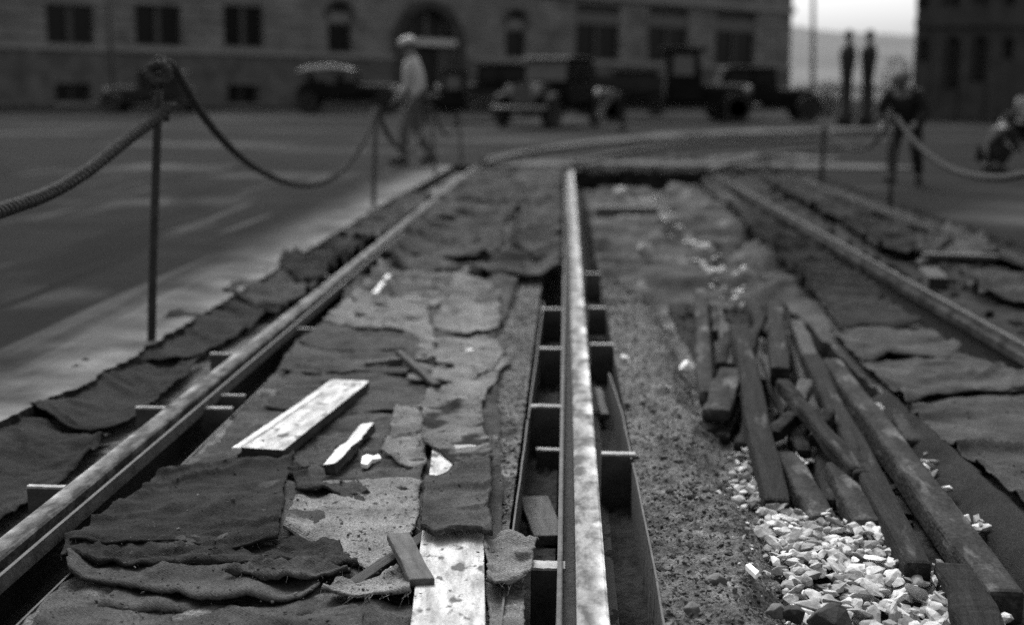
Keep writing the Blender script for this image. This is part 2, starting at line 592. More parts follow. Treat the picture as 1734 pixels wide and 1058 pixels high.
# track bed strips
def rough(amp, fr, z):
    def fz(x, y):
        far = max(0.15, min(1.0, 6.0 / y))
        return z + amp * fbm(x * fr, y * fr, 0.0, 5) * (0.6 + 0.4 * far) + amp * 0.9 * max(0, nz(x * fr * 3.1, y * fr * 3.1, 5)) * far
    return fz


def shoulder(x, y):
    return 0.042 * sstep(-1.60, -1.78, x) * sstep(9.5, 7.0, y)


strip('track_bed', lambda y: left_edge(y) - 0.03, -1.47, 1.4, YEND + 1, lambda x, y: shoulder(x, y) + rough(0.012, 6, -0.105)(x, y), [M['earth'], M['slabface']], 8, 0.01)
bed_left = rough(0.012, 8, -0.060)
strip('track_bed', -1.16, -0.135, 1.4, YEND + 1, bed_left, [M['earth'], M['slabface']], 60, 0.006)


def earth_z(x, y):
    z = -0.045 + 0.012 * fbm(x * 4, y * 4) + 0.012 * fbm(x * 22, y * 22, 2, 3)
    if y < 7:
        z += 0.016 * max(0, nz(x * 38, y * 38, 3)) + 0.007 * abs(nz(x * 80, y * 80, 8))
    if PIT[2] < y < PIT[3] and x > PIT[0]:
        z -= 0.3 * sstep(PIT[2], PIT[2] + 0.4, y + 1.2 * nz(x * 3, 1))
    edge = sstep(0.42, 0.56, x + 0.06 * fbm(y * 3, 7.7))
    return z - 0.085 * edge


strip('track_bed', 0.225, lambda y: 0.60, 1.4, 7.4, earth_z, [M['earth'], M['slabface']], 62, 0.0034)


def trench_z(x, y):
    z = -0.135 + 0.02 * fbm(x * 5, y * 5) + 0.010 * fbm(x * 25, y * 25, 4, 3)
    z += 0.06 * sstep(6.0, 7.4, y) + 0.035 * fbm(x * 2.2, y * 1.6, 9) * sstep(6.5, 8.5, y)
    if PIT[2] < y < PIT[3]:
        z -= 0.3 * sstep(PIT[2], PIT[2] + 0.4, y + 1.6 * nz(x * 2.3, 1) - .9 * sstep(.8, 1.5, x))
    return z


strip('trench', 0.585, 1.30, 1.4, 7.2, trench_z, [M['dirt_dark'], M['dirt_dark']], 44, 0.005)


def broken_z(x, y):
    z = -0.085 + 0.07 * fbm(x * 2.0, y * 1.5, 9) + 0.09 * max(0, 1 - abs(2.4 * nz(x * 1.3, y * 2.4, 21))) ** 2
    z -= 0.30 * max(0, nz(x * 2.1, y * 1.3, 33) - .1)
    z += 0.015 * fbm(x * 14, y * 14, 4, 3)
    if PIT[2] - 1 < y < PIT[3]:
        z -= 0.3 * sstep(PIT[2], PIT[2] + 0.4, y + 1.6 * nz(x * 2.3, 1) - .9 * sstep(.8, 1.5, x))
    q_ = sstep(7.2, 8.0, y + .5 * nz(x * 2.5, 3))
    return min(.0, z) * q_ + (-.17) * (1 - q_)


strip('track_bed', 0.225, lambda y: 1.70 + .05 * fbm(y * 2, 8.8), 7.15, YEND + 1, broken_z, [M['dirt_mid'], M['dirt_dark']], 80, 0.0055)
for xa_, xb_ in ((-0.136, -0.012), (0.115, 0.226), (-1.47, -1.39), (-1.25, -1.165)):
    strip('track_bed', xa_, xb_, 1.5, 9.0, lambda x, y: -.195 + .02 * fbm(x * 20, y * 12, 3) + .012 * nz(x * 70, y * 70), [M['dirt_dark'], M['dirt_dark']], 10, 0.006, skirt=-.33)
strip('track_bed', lambda y: 1.22 + 0.02 * fbm(y * 4, 6.0), 1.725, 1.4, 7.3, rough(0.014, 6, -0.055), [M['dirt_mid'], M['dirt_dark']], 24, 0.008)
strip('track_bed', 2.16, lambda y: right4(y) - 0.16, 1.4, YEND + 1, rough(0.02, 5, -0.075), [M['dirt_dark'], M['dirt_dark']], 34, 0.008) if False else None


def right4(y):
    return 3.17 - 0.08 * sstep(8, 18, y)


strip('track_bed', 2.16, lambda y: right4(y) - 0.17, 1.4, YEND + 1, rough(0.02, 5, -0.075), [M['dirt_dark'], M['dirt_dark']], 34, 0.008)
strip('track_bed', lambda y: right4(y) + 0.14, 3.50, 1.4, YEND + 1, rough(0.012, 6, -0.06), [M['dirt_dark'], M['dirt_dark']], 6, 0.01)

# ------------------------------------------------------------------ rails
HEADW, GRV, LIP = 0.068, 0.030, 0.013


def rail(xc, side, y0, y1, label, topm):
    """grooved tram rail, head centre at xc, groove and guard lip on side (+1 right, -1 left)"""
    def X(d, y):
        c = xc(y) if callable(xc) else xc
        return c + side * d
    ys = [y0 + (y1 - y0) * (i / 60.0) ** 1.6 for i in range(61)]
    root = empty('tram_rail', (X(0, y0), y0, -0.2), label, 'rail', 'rails of the torn up tram tracks')

    def sweep(prof, name, mt, sm=False, bev=0.0):
        mb = MB()
        n = len(prof)
        vs = [(X(d, y), y, z + 0.0015 * nz(y * 2, 3)) for y in ys for d, z in prof]
        fs = [(r * n + i, r * n + (i + 1) % n, (r + 1) * n + (i + 1) % n, (r + 1) * n + i) for r in range(len(ys) - 1) for i in range(n)]
        fs += [tuple(range(n)), tuple((len(ys) - 1) * n + i for i in range(n))]
        mb.add(vs, fs)
        return mb.build(name, mt, root, bevel=bev)
    hw = HEADW / 2
    sweep([(-hw, -0.042), (-hw, -0.006), (-hw + 0.006, -0.001), (0, 0.0), (hw - 0.006, -0.001), (hw, -0.006), (hw, -0.042)], 'rail_head', topm)
    l0 = hw + GRV
    sweep([(hw + 0.0005, -0.045), (hw + 0.0005, -0.040), (l0, -0.040), (l0 + 0.001, -0.006), (l0 + 0.004, -0.004), (l0 + LIP, -0.004), (l0 + LIP, -0.045)], 'guard_lip', M['plate'])
    mb = MB()
    vs = []
    yy = geo_steps(max(y0, 1.6), min(y1, 12), 0.006)
    for y in yy:
        for d in (hw + 0.002, hw + GRV * .35, hw + GRV * .7, l0 - 0.001):
            vs.append((X(d, y), y, -0.034 + 0.008 * max(-0.3, fbm(d * 130 + xc if not callable(xc) else d * 130, y * 45, 1, 3))))
    mb.add(vs, [(r * 4 + i, r * 4 + i + 1, r * 4 + i + 5, r * 4 + i + 4) for r in range(len(yy) - 1) for i in range(3)])
    mb.build('groove_dirt', M['groove_dirt'], root, smooth=True)
    sweep([(-0.012, -0.175), (-0.009, -0.043), (0.020, -0.0455), (0.014, -0.175)], 'rail_web', M['rail_side'])
    sweep([(-0.075, -0.20), (-0.075, -0.188), (-0.012, -0.1755), (0.014, -0.1755), (0.078, -0.188), (0.078, -0.20)], 'rail_foot', M['rail_side'])
    return root


rail(-1.335, 1, 1.5, 19.6, 'leftmost tram rail, beside the roped off roadway', M['rail_worn'])
rail(0.072, -1, 1.5, 18.4, 'chalky white tram rail running up the middle between steel form plates', M['rail_top'])
rail(1.985, 1, 1.5, 18.0, 'dull tram rail beyond the timber pile, on its right', M['rail_dim'])
rail(right4, -1, 1.5, 17.8, 'farthest right tram rail, along the right hand roadway edge', M['rail_dim'])

# form plates beside the middle rail
fp = 'long steel form plates beside the tram rails'


def form(name, pts, label, z=-0.03, hgt=0.2, th=0.005):
    """thin upright steel plate following points (x,y,lean)"""
    mb = MB()
    vs = []
    for x, y in pts:
        for dx, zz in ((0, z), (th, z), (th, z - hgt), (0, z - hgt)):
            vs.append((x + dx + 0.003 * nz(y * 4, zz * 9), y, zz + (0.004 * fbm(y * 5, 2) if zz == z else 0)))
    fs = [(r * 4 + i, r * 4 + (i + 1) % 4, (r + 1) * 4 + (i + 1) % 4, (r + 1) * 4 + i) for r in range(len(pts) - 1) for i in range(4)]
    fs += [(0, 1, 2, 3), tuple(len(vs) - 4 + i for i in range(4))]
    mb.add(vs, fs)
    mb.cur = 0
    o = mb.build(name, M['plate'])
    return tag(o, label, 'steel plate', fp)


def pl(a, b, n=16, bow=0.0):
    return [(a[0] + (b[0] - a[0]) * i / n + bow * math.sin(PI * i / n), a[1] + (b[1] - a[1]) * i / n) for i in range(n + 1)]


form('form_plate', pl((-0.128, 1.5), (-0.120, 4.35)), 'nearest steel form plate left of the middle rail, edging the sandy earth')
form('form_plate', pl((-0.118, 4.37), (-0.112, 6.9)), 'farther steel form plate left of the middle rail, past the paired cross plates', z=-0.03)
form('form_plate', pl((0.205, 1.5), (0.216, 3.84), bow=0.012), 'near steel form plate right of the middle rail, bowed outward near the bottom')
form('form_plate', pl((0.214, 3.9), (0.185, 5.15), bow=0.01), 'short steel form plate right of the middle rail, past the bowed one', z=-0.035)
form('form_plate', pl((-1.165, 1.5), (-1.165, 7.8)), 'long thin steel form plate right of the leftmost rail, edging the burlap', z=-0.055, hgt=.2)

cp = 'cross plates bridging the slots beside the rails'


def cross(pxl, pxr, py, z, label, hgt=0.17, th=0.028, taper=0.0):
    """spacer plate standing across the slot, its top edge between two photo points"""
    a, b = at(pxl, py, z), at(pxr, py, z)
    root = empty('spacer_plate', ((a.x + b.x) / 2, a.y, z - hgt), label, 'spacer plate', cp)
    mb = MB()
    y = a.y
    mb.add([(a.x, y, z - 0.004), (b.x, y, z - 0.004), (b.x - taper, y, z - hgt), (a.x + taper, y, z - hgt),
            (a.x, y + th, z - 0.004), (b.x, y + th, z - 0.004), (b.x - taper, y + th, z - hgt), (a.x + taper, y + th, z - hgt)],
           [(0, 1, 2, 3), (5, 4, 7, 6), (4, 0, 3, 7), (1, 5, 6, 2), (4, 5, 1, 0), (3, 2, 6, 7)])
    mb.build('plate_body', M['plate'], root, bevel=0.002)
    mb = MB()
    n = 8
    vs = []
    for i in range(n + 1):
        x = a.x + (b.x - a.x) * i / n
        e = 0.0015 * nz(x * 60, y)
        vs += [(x, y - 0.001 + e, z - 0.004), (x, y + th + 0.001, z - 0.004), (x, y + th, z + 0.002 + e), (x, y + e, z + 0.002 + e)]
    fs = [(r * 4 + i, r * 4 + (i + 1) % 4, (r + 1) * 4 + (i + 1) % 4, (r + 1) * 4 + i) for r in range(n) for i in range(4)]
    fs += [(0, 1, 2, 3), tuple(n * 4 + i for i in range(4))]
    mb.add(vs, fs)
    mb.build('top_edge', M['plate_top'], root)


cross(899, 957, 962, -0.028, 'nearest cross plate left of the middle rail, burlap hanging beside it', th=0.05)
cross(1019, 1076, 769, -0.028, 'brightest cross plate right of the middle rail, just ahead of the bowed form plate', th=0.03)
cross(899, 953, 688, -0.028, 'cross plate left of the middle rail, second from the photographer')
cross(914, 956, 590, -0.028, 'cross plate left of the middle rail, third from the photographer')
cross(916, 957, 523, -0.028, 'cross plate left of the middle rail at the far end of its open slot', th=.03)
cross(908, 957, 762, -0.13, 'low cross plate sunk deep in the slot left of the middle rail', hgt=.08)
cross(1000, 1038, 583, -0.028, 'cross plate right of the middle rail, behind the short form plate')
cross(996, 1026, 521, -0.028, 'cross plate right of the middle rail beside the last dark pocket', hgt=.15)
cross(991, 1018, 463, -0.028, 'farthest cross plate right of the middle rail')
cross(45, 110, 824, -0.004, 'nearest cross plate left of the leftmost rail', th=.02)
cross(229, 280, 690, -0.004, 'cross plate left of the leftmost rail, beside the middle burlap sheet', th=.018)
cross(355, 398, 599, -0.004, 'cross plate left of the leftmost rail, beyond the rope post', th=.018)
cross(530, 558, 467, -0.03, 'farthest cross plate left of the leftmost rail', th=.018)
cross(338, 393, 691, -0.03, 'pale mottled tapered plate standing right of the leftmost rail', hgt=.14, th=.022, taper=.010)
cross(364, 415, 669, -0.03, 'second tapered plate just behind the pale mottled one', hgt=.14, th=.014, taper=.006)
cross(494, 535, 556, -0.03, 'cross plate right of the leftmost rail, beside rippled burlap', hgt=.14, th=.014)
cross(578, 612, 487, -0.03, 'farthest cross plate right of the leftmost rail', hgt=.14, th=.014)

# ------------------------------------------------------------------ burlap
gb = 'burlap sheets laid over the fresh concrete'


def resample(pts, n):
    L = [0]
    for a, b in zip(pts, pts[1:]):
        L.append(L[-1] + math.dist(a, b))
    out = []
    for i in range(n + 1):
        d = L[-1] * i / n
        k = 0
        while k < len(L) - 2 and L[k + 1] < d:
            k += 1
        t = (d - L[k]) / max(1e-9, L[k + 1] - L[k])
        out.append((pts[k][0] + (pts[k + 1][0] - pts[k][0]) * t, pts[k][1] + (pts[k + 1][1] - pts[k][1]) * t))
    return out


SEED = [0]
HG = {}


def hcell(x, y):
    q = .016 if y < 6 else .05
    return (y >= 6, int(x / q + 5000), int(y / q))


def hget(x, y):
    f, a, b = hcell(x, y)
    return max(HG.get((f, a + i, b + j), -9) for i in (-1, 0, 1) for j in (-1, 0, 1))


def hset(x, y, z):
    k = hcell(x, y)
    HG[k] = max(HG.get(k, -9), z)




def sack(label, top, bottom, z=-0.045, m='sack', lift=0.02, amp=0.011, rip=0.010, th=0.006, fold=None, crumple=0.0, fringe=0, fr=5.0, ztop=None):
    """burlap sheet whose far and near outlines follow photo points on the plane z"""
    SEED[0] += 1
    sd_ = SEED[0] * 13.7
    A = [at(x, y, z) for x, y in top]
    B = [at(x, y, z) for x, y in bottom]
    A2 = [(p.x, p.y) for p in A]
    B2 = [(p.x, p.y) for p in B]
    wid = math.dist(A2[0], A2[-1]) + math.dist(B2[0], B2[-1])
    dep = math.dist(A2[0], B2[0]) + math.dist(A2[-1], B2[-1])
    ym = sum(p[1] for p in A2 + B2) / len(A2 + B2)
    lift *= 1 + 1.4 * sstep(6.0, 9.5, ym)
    res = max(0.009, 0.003 * ym)
    nx = int(min(90, max(10, wid / 2 / res)))
    ny = int(min(90, max(10, dep / 2 / res)))
    A3, B3 = resample(A2, nx), resample(B2, nx)
    mb = MB()
    vs = []
    for j in range(ny + 1):
        v = j / ny
        for i in range(nx + 1):
            u = i / nx
            x = A3[i][0] + (B3[i][0] - A3[i][0]) * v
            y = A3[i][1] + (B3[i][1] - A3[i][1]) * v
            eu = min(u, 1 - u)
            jag = 0.006 * fbm(x * 34 + sd_, y * 34, 1, 3) + min(.014, .0035 * ym) * nz(x * 3.5 + sd_, y * 3.5, 9)
            if v in (0, 1): y += jag
            if i in (0, nx): x += jag
            ew = min(.035, .008 * ym)
            y += ew * nz(x * 3.1 + sd_, 1.5, v) * (0.3 + abs(v - .5) * 1.4)
            x += 0.010 * nz(x * 3, y * 7 + sd_)
            hz = amp * fbm(x * fr + sd_, y * fr, 3, 4)
            hz += rip * (1 - abs(2 * nz(x * 1.6 + sd_, y * 9 + 1.2 * nz(x * 3, y * 2), sd_))) * (0.4 + nz(x * 3, y * 3, sd_))
            hz += .72 * lift * sstep(0.72, 0.93, v) * (0.65 + 0.7 * nz(x * 4 + sd_, 2.0)) * (1 - 0.55 * sstep(0.95, 1.0, v))
            hz += lift * 0.35 * sstep(0.12, 0.03, eu)
            hz -= 0.012 * sstep(0.10, 0.0, v)
            ca, sa = math.cos(math.sin(sd_) * .9), math.sin(math.sin(sd_) * .9)
            x_, y_ = x, y
            x, y = x * ca - y * sa, x * sa + y * ca
            wr = 1 - abs(2.2 * nz(x * 2.2 + sd_ + .8 * nz(x * 3, y * 3, 2), y * 6.5 + .9 * nz(x * 4, y * 4), sd_))
            hz += 0.026 * max(0, wr) ** 3 * max(0, .40 + nz(x * 2.5, y * 2.5, sd_ + 4))
            w2 = 1 - abs(2.4 * nz(x * 7 + sd_, y * 4 + nz(x * 6, y * 5), sd_ + 9))
            hz += 0.012 * max(0, w2) ** 3 * max(0, .2 + nz(x * 3, y * 3, sd_ + 6))
            x, y = x_, y_
            fr_w = sstep(5.5, 8.5, y)
            if fr_w > 0:
                hz += fr_w * 0.07 * max(0, 1 - abs(2.4 * nz(x * .8 + sd_, y * 2.9 + .5 * nz(x * 1.5, y), 4))) ** 3
                hz += fr_w * 0.035 * max(0, 1 - abs(2.4 * nz(x * 1.4 + sd_, y * 5.5, 14))) ** 2
            hz += 0.0022 * nz(x * 45, y * 45, sd_) + 0.003 * fbm(x * 18 + sd_, y * 26, 2, 3)
            if crumple:
                hz += crumple * abs(nz(x * 11 + sd_, y * 16, 5)) + crumple * 0.6 * abs(nz(x * 25 + sd_, y * 30, 7))
            if fold:
                for (fv, fw, fh) in fold:
                    vv = fv + 0.04 * nz(u * 4 + sd_, 3)
                    hz += fh * math.exp(-((v - vv) / fw) ** 2)
            if x < -1.4:
                hz += shoulder(x, y)
            zz = z + (0 if ztop is None else (ztop - z) * (1 - v)) + hz
            vs.append((x, y, zz))
    for v_ in vs:
        hset(*v_)
    n = nx + 1
    mb.add(vs, [(r * n + i, (r) * n + i + 1, (r + 1) * n + i + 1, (r + 1) * n + i) for r in range(ny) for i in range(nx)])
    o = mb.build('burlap_sheet', M[m], smooth=True)
    sm = o.modifiers.new('thickness', 'SOLIDIFY')
    sm.thickness = th
    sm.offset = 0.0
    tag(o, label, 'burlap sheet', gb)
    if fringe:
        fb = MB()
        for q in range(fringe // 2):
            i = random.randint(0, nx)
            p = Vector(vs[ny * n + i]) if random.random() < .8 else Vector(vs[random.randint(0, ny) * n + random.choice((0, nx))])
            L = random.uniform(.012, .04)
            d = Vector((random.uniform(-.8, .8), -1, random.uniform(-.5, .2))).normalized()
            c = Vector((random.uniform(-1, 1), 0, random.uniform(-1, .3))) * L * .5
            fb.tube([p, p + d * L * .5 + c * .3, p + d * L + c], [.0006, .0005, .0003], 4)
        fb.build('fringe', M[m], o)['kind'] = 'stuff'
    return o


# -- left shoulder (between roadway edge and leftmost rail), far to near
ZL = -0.08
sack('burlap strip on the left shoulder at its far end, by the roadway edge', [(690, 335), (715, 333), (735, 336)], [(640, 372), (665, 378), (690, 380)], ZL, 'sack', rip=.01)
sack('rumpled burlap on the left shoulder beside the second rope post', [(640, 368), (665, 372), (695, 376)], [(580, 412), (610, 425), (640, 420)], ZL, 'sack', lift=.03, rip=.015)
sack('burlap with a thick dark near hem on the left shoulder beyond the gap', [(572, 412), (600, 418), (640, 415)], [(470, 470), (520, 490), (556, 478)], ZL, 'sack_dark', lift=.03)
sack('pale flat burlap on the left shoulder two sheets beyond the rope post', [(462, 470), (505, 468), (552, 470)], [(378, 518), (430, 527), (512, 512)], ZL, 'sack')
sack('creased burlap on the left shoulder around the foot of the rope post', [(372, 518), (425, 522), (508, 508)], [(182, 615), (240, 632), (350, 600)], ZL + .004, 'sack_dark', amp=.012, fold=[(.45, .10, .022)], lift=.012)
sack('broad smooth burlap on the left shoulder, second from the photographer', [(166, 616), (205, 622), (270, 628), (350, 602)], [(44, 712), (82, 732), (112, 738), (150, 738), (234, 712)], ZL + .012, 'sack_dark', lift=.016)
sack('nearest burlap on the left shoulder, its folds running to the photo edge', [(-90, 742), (0, 722), (40, 728), (110, 740), (188, 738)], [(-150, 980), (-30, 915), (20, 878), (85, 828), (150, 776)], ZL + .006, 'sack_dark', amp=.016, fold=[(.35, .12, .02)])

# -- between leftmost and middle rail, far to near
ZC = -0.05
sack('broad crumpled under layer of burlap showing between the nearer sheets of the left track', [(520, 560), (700, 540), (840, 545)], [(170, 1040), (450, 1060), (700, 1050), (860, 1060)], ZC - .012, 'sack', lift=.0, amp=.014, rip=.012, crumple=.012)
sack('broad crumpled under layer of burlap showing between the far sheets of the left track', [(800, 292), (880, 292), (950, 292)], [(560, 556), (700, 560), (850, 560)], ZC - .012, 'sack', lift=.0, amp=.02, rip=.02)
sack('most distant burlap between the left and middle rails', [(815, 296), (880, 294), (953, 294)], [(775, 324), (860, 326), (952, 322)], ZC, 'sack', rip=.04)
sack('flat far burlap between the rails, second row from the end', [(782, 318), (870, 320), (952, 318)], [(742, 352), (850, 356), (950, 350)], ZC, 'sack', rip=.04)
sack('rippled burlap across the left track, third row from the end', [(750, 345), (850, 348), (950, 345)], [(706, 384), (800, 388), (862, 382)], ZC, 'sack', lift=.03, rip=.04)
sack('upcurled burlap beside the middle rail, third row from the end', [(850, 350), (900, 352), (952, 350)], [(876, 398), (910, 410), (950, 412)], ZC + .01, 'sack', lift=.045, rip=.035)
sack('rippled burlap across the left track, fourth row from the end', [(715, 376), (790, 380), (860, 378)], [(686, 414), (760, 424), (850, 416)], ZC, 'sack', lift=.03, rip=.04)
sack('rippled burlap with a dark near hem, fifth row, left side', [(690, 408), (770, 412), (852, 408)], [(666, 440), (735, 452), (800, 453), (850, 446)], ZC, 'sack', lift=.035, rip=.035)
sack('sagging burlap against the middle rail, fifth row, right side', [(866, 405), (905, 404), (950, 402)], [(862, 440), (905, 452), (950, 450)], ZC, 'sack', lift=.03, rip=.035)
sack('wide burlap ending in the long dark hem across the left track', [(672, 436), (760, 442), (850, 440), (948, 440)], [(655, 466), (715, 478), (790, 485), (860, 481), (948, 476)], ZC, 'sack', lift=.05, rip=.035)
sack('burlap with a small dark hole, just nearer than the long hem', [(640, 466), (700, 474), (770, 482), (800, 480)], [(596, 518), (650, 528), (700, 534), (752, 520)], ZC, 'sack_light', lift=.03, rip=.012, amp=.012)
sack('thin burlap beside the pale slat and the left form plate', [(610, 470), (640, 475), (670, 480)], [(560, 540), (600, 545), (650, 535)], ZC - .004, 'sack', lift=.015)
sack('rippled burlap left of the crossed sticks, upper layer', [(592, 514), (650, 526), (720, 528)], [(548, 550), (610, 560), (680, 566), (740, 590)], ZC + .004, 'sack_light', lift=.02, rip=.014)
sack('smooth pale burlap patch near the middle rail slot', [(768, 482), (800, 476), (850, 492)], [(730, 560), (790, 572), (842, 560)], ZC + .012, 'sack_light', lift=.02)
sack('rippled burlap left of the crossed sticks, lower layer', [(552, 546), (620, 556), (700, 566)], [(508, 586), (560, 594), (640, 596), (720, 594)], ZC, 'sack', lift=.024, rip=.012)
sack('burlap under the crossed sticks', [(505, 578), (580, 590), (660, 590), (740, 590)], [(478, 632), (540, 640), (620, 634), (690, 640)], ZC + .002, 'sack', lift=.016, rip=.01)
sack('burlap with a torn hole showing a white stone', [(715, 570), (775, 560), (820, 566), (856, 590)], [(690, 650), (745, 655), (800, 650), (836, 632)], ZC + .006, 'sack_light', lift=.02, amp=.014, rip=.012)
sack('burlap between the whitish plank and the crossed sticks', [(500, 628), (580, 636), (690, 632), (735, 640)], [(455, 690), (560, 704), (650, 700), (716, 698)], ZC, 'sack', lift=.012)
sack('burlap under the short whitish plank, next to the form plate', [(430, 672), (520, 676), (640, 690), (700, 690)], [(330, 795), (430, 800), (540, 800), (640, 780)], ZC - .006, 'sack', lift=.01, amp=.010)
sack('small square pale burlap scrap left of the long burlap strip', [(672, 684), (716, 684)], [(648, 776), (690, 800), (728, 794)], ZC + .006, 'sack_light', lift=.014, amp=.008)
sack('wide burlap around the white chip, right of the pale stick', [(545, 740), (620, 735), (710, 745)], [(500, 850), (600, 846), (715, 836)], ZC - .002, 'sack', lift=.012, amp=.014)
sack('upper length of the long burlap strip leading down to the plank', [(748, 600), (800, 590), (862, 604)], [(708, 700), (752, 706), (812, 690)], ZC + .014, 'sack_light', lift=.014, amp=.010)
sack('stained lower length of the long burlap strip, touching the plank', [(712, 684), (760, 684), (806, 672)], [(722, 752), (745, 766), (775, 788), (800, 782), (832, 770)], ZC + .035, 'sack_stain', lift=.016, amp=.010)
sack('burlap folded double over the long plank, its thick near edge dark', [(717, 806), (760, 800), (800, 780), (832, 768)], [(714, 902), (740, 912), (780, 903), (812, 906), (829, 915)], .004, 'sack', lift=.018, amp=.006, th=.016, fringe=30)
sack('burlap folded double over the long plank, its thin left flap', [(728, 800), (775, 790)], [(716, 896), (760, 900)], -.006, 'sack', lift=.004, amp=.004) if False else None
sack('cement flecked burlap with a frayed near edge beside the long plank', [(505, 832), (560, 800), (640, 806), (716, 818)], [(480, 905), (550, 934), (640, 972), (704, 900)], ZC + .004, 'sack_speck', lift=.03, amp=.012, fringe=50)
sack('crushed burlap roll between the big dark sheet and the bottom sheet', [(112, 915), (240, 918), (360, 912), (480, 915), (560, 930)], [(108, 958), (230, 966), (350, 966), (470, 962), (610, 976)], ZC, 'sack_dark', lift=.028, amp=.02, crumple=.022, fringe=40, fr=9)
sack('burlap along the bottom left, folded under a cord like hem', [(100, 1004), (250, 1012), (420, 1024), (600, 1010)], [(-20, 1180), (250, 1190), (450, 1190), (640, 1180)], ZC - .004, 'sack', lift=.01, amp=.014)
sack('burlap ending in a thick cord like hem at the bottom left', [(112, 950), (250, 950), (400, 956), (545, 976)], [(118, 985), (230, 1000), (340, 1020), (478, 1026), (548, 990)], ZC + .006, 'sack', lift=.018, amp=.012)
sack('crumpled pale flap hanging under the flecked burlap', [(430, 955), (520, 950), (600, 965)], [(380, 985), (450, 992), (530, 985), (590, 980)], ZC + .014, 'sack', lift=.02, amp=.012, crumple=.025, fringe=25)
sack('large dark twill burlap with a raised far fold, lower left', [(282, 800), (330, 792), (400, 782), (498, 772)], [(116, 926), (200, 926), (300, 920), (395, 936), (466, 926)], ZC + .012, 'sack_dark', lift=.022, amp=.012, fold=[(.05, .14, .012), (.6, .07, .010)], fringe=16)
sack('small dark folded flap at the right tip of the large twill burlap', [(486, 783), (502, 778)], [(500, 836), (534, 838)], ZC + .016, 'sack_dark', lift=.012, amp=.006)
sack('burlap corner with stray threads, tucked beside the long plank at the bottom', [(575, 985), (630, 984), (702, 956)], [(545, 1014), (620, 1024), (700, 1020)], ZC + .012, 'sack_speck', lift=.018, amp=.008, fringe=40)
sack('loose burlap at the bottom edge left of the long plank', [(540, 1018), (620, 1020), (698, 1022)], [(480, 1190), (600, 1195), (690, 1190)], ZC - .002, 'sack', lift=.01, amp=.012, crumple=.012)
sack('crumpled burlap draped right of the long plank toward the slot', [(824, 920), (862, 903), (908, 916)], [(826, 1000), (866, 1002), (895, 1000)], ZC + .02, 'sack_light', lift=.03, amp=.014, crumple=.02, fringe=24)
sack('lower burlap right of the long plank at the photo bottom', [(824, 980), (862, 985), (890, 990)], [(828, 1180), (870, 1180), (880, 1170)], ZC, 'sack_light', lift=.01, amp=.014, crumple=.014)

# -- slab left of the third rail, far to near
ZR = -0.035
sack('most distant burlap beside the third rail', [(1186, 312), (1202, 314), (1218, 320)], [(1230, 356), (1252, 360), (1276, 366)], ZR, 'sack')
sack('dull far burlap beside the third rail', [(1228, 352), (1256, 356), (1280, 366)], [(1288, 420), (1328, 425), (1364, 430)], ZR, 'sack_dark', rip=.01)
sack('dark burlap beside the third rail beyond the timber pile', [(1292, 415), (1330, 420), (1368, 430)], [(1366, 500), (1430, 508), (1498, 516)], ZR, 'sack_dark', rip=.01)
sack('burlap beside the third rail level with the pile top', [(1372, 496), (1440, 502), (1500, 512)], [(1424, 566), (1460, 554), (1510, 560), (1560, 556)], ZR + .006, 'sack_dark', lift=.03)
sack('pale burlap with a wavy near hem beside the third rail', [(1404, 560), (1480, 553), (1556, 556)], [(1462, 620), (1500, 602), (1560, 610), (1606, 610), (1630, 596)], ZR + .004, 'sack', lift=.03)
sack('grey burlap above the longest wavy hem at the right', [(1456, 614), (1550, 602), (1626, 602)], [(1536, 696), (1590, 670), (1650, 664), (1700, 670), (1780, 652)], ZR + .008, 'sack', lift=.03)
sack('nearest burlap at the right, draped over the trench edge', [(1533, 690), (1620, 664), (1780, 656)], [(1670, 810), (1800, 900), (2000, 860)], ZR + .004, 'sack', lift=.012)


def drape():
    SEED[0] += 1
    mb = MB()
    ny, nz_ = 70, 9
    vs = []
    for j in range(ny + 1):
        y = 2.4 + 2.5 * j / ny
        for i in range(nz_ + 1):
            q = i / nz_
            vs.append((1.262 - 0.10 * q - 0.06 * math.sin(q * PI * .5) + 0.018 * fbm(y * 5, q * 2) + .01 * nz(y * 22, q * 3), y, -0.012 - 0.135 * q ** 1.1 - (0.02 if i == 0 else 0)))
    n = nz_ + 1
    mb.add(vs, [(r * n + i, r * n + i + 1, (r + 1) * n + i + 1, (r + 1) * n + i) for r in range(ny) for i in range(nz_)])
    o = mb.build('burlap_sheet', M['sack_dark'], smooth=True)
    o.modifiers.new('thickness', 'SOLIDIFY').thickness = .006
    tag(o, 'dark burlap hanging down the trench wall behind the long timbers', 'burlap sheet', gb)


drape()
# -- rubble track between third and fourth rail
sack('tented burlap scrap lying among the rubble of the right track', [(1560, 420), (1605, 395), (1655, 420)], [(1550, 436), (1610, 440), (1690, 446)], -0.05, 'sack', lift=.02, fold=[(.3, .2, .05)])
sack('flat burlap on the right track nearest the photo edge', [(1620, 470), (1680, 470), (1740, 480)], [(1660, 505), (1720, 515), (1800, 530)], -0.05, 'sack', lift=.02)
sack('far burlap on the right track', [(1290, 305), (1330, 306), (1350, 312)], [(1400, 375), (1450, 380), (1480, 372)], -0.055, 'sack_dark', lift=.02, rip=.012)
sack('middle burlap on the right track beyond the tilted board', [(1420, 378), (1470, 380), (1510, 384)], [(1500, 436), (1550, 442), (1560, 420)], -0.055, 'sack_dark', lift=.02, rip=.012)

# ------------------------------------------------------------------ wood
gt = 'rough square timbers heaped in the trench'


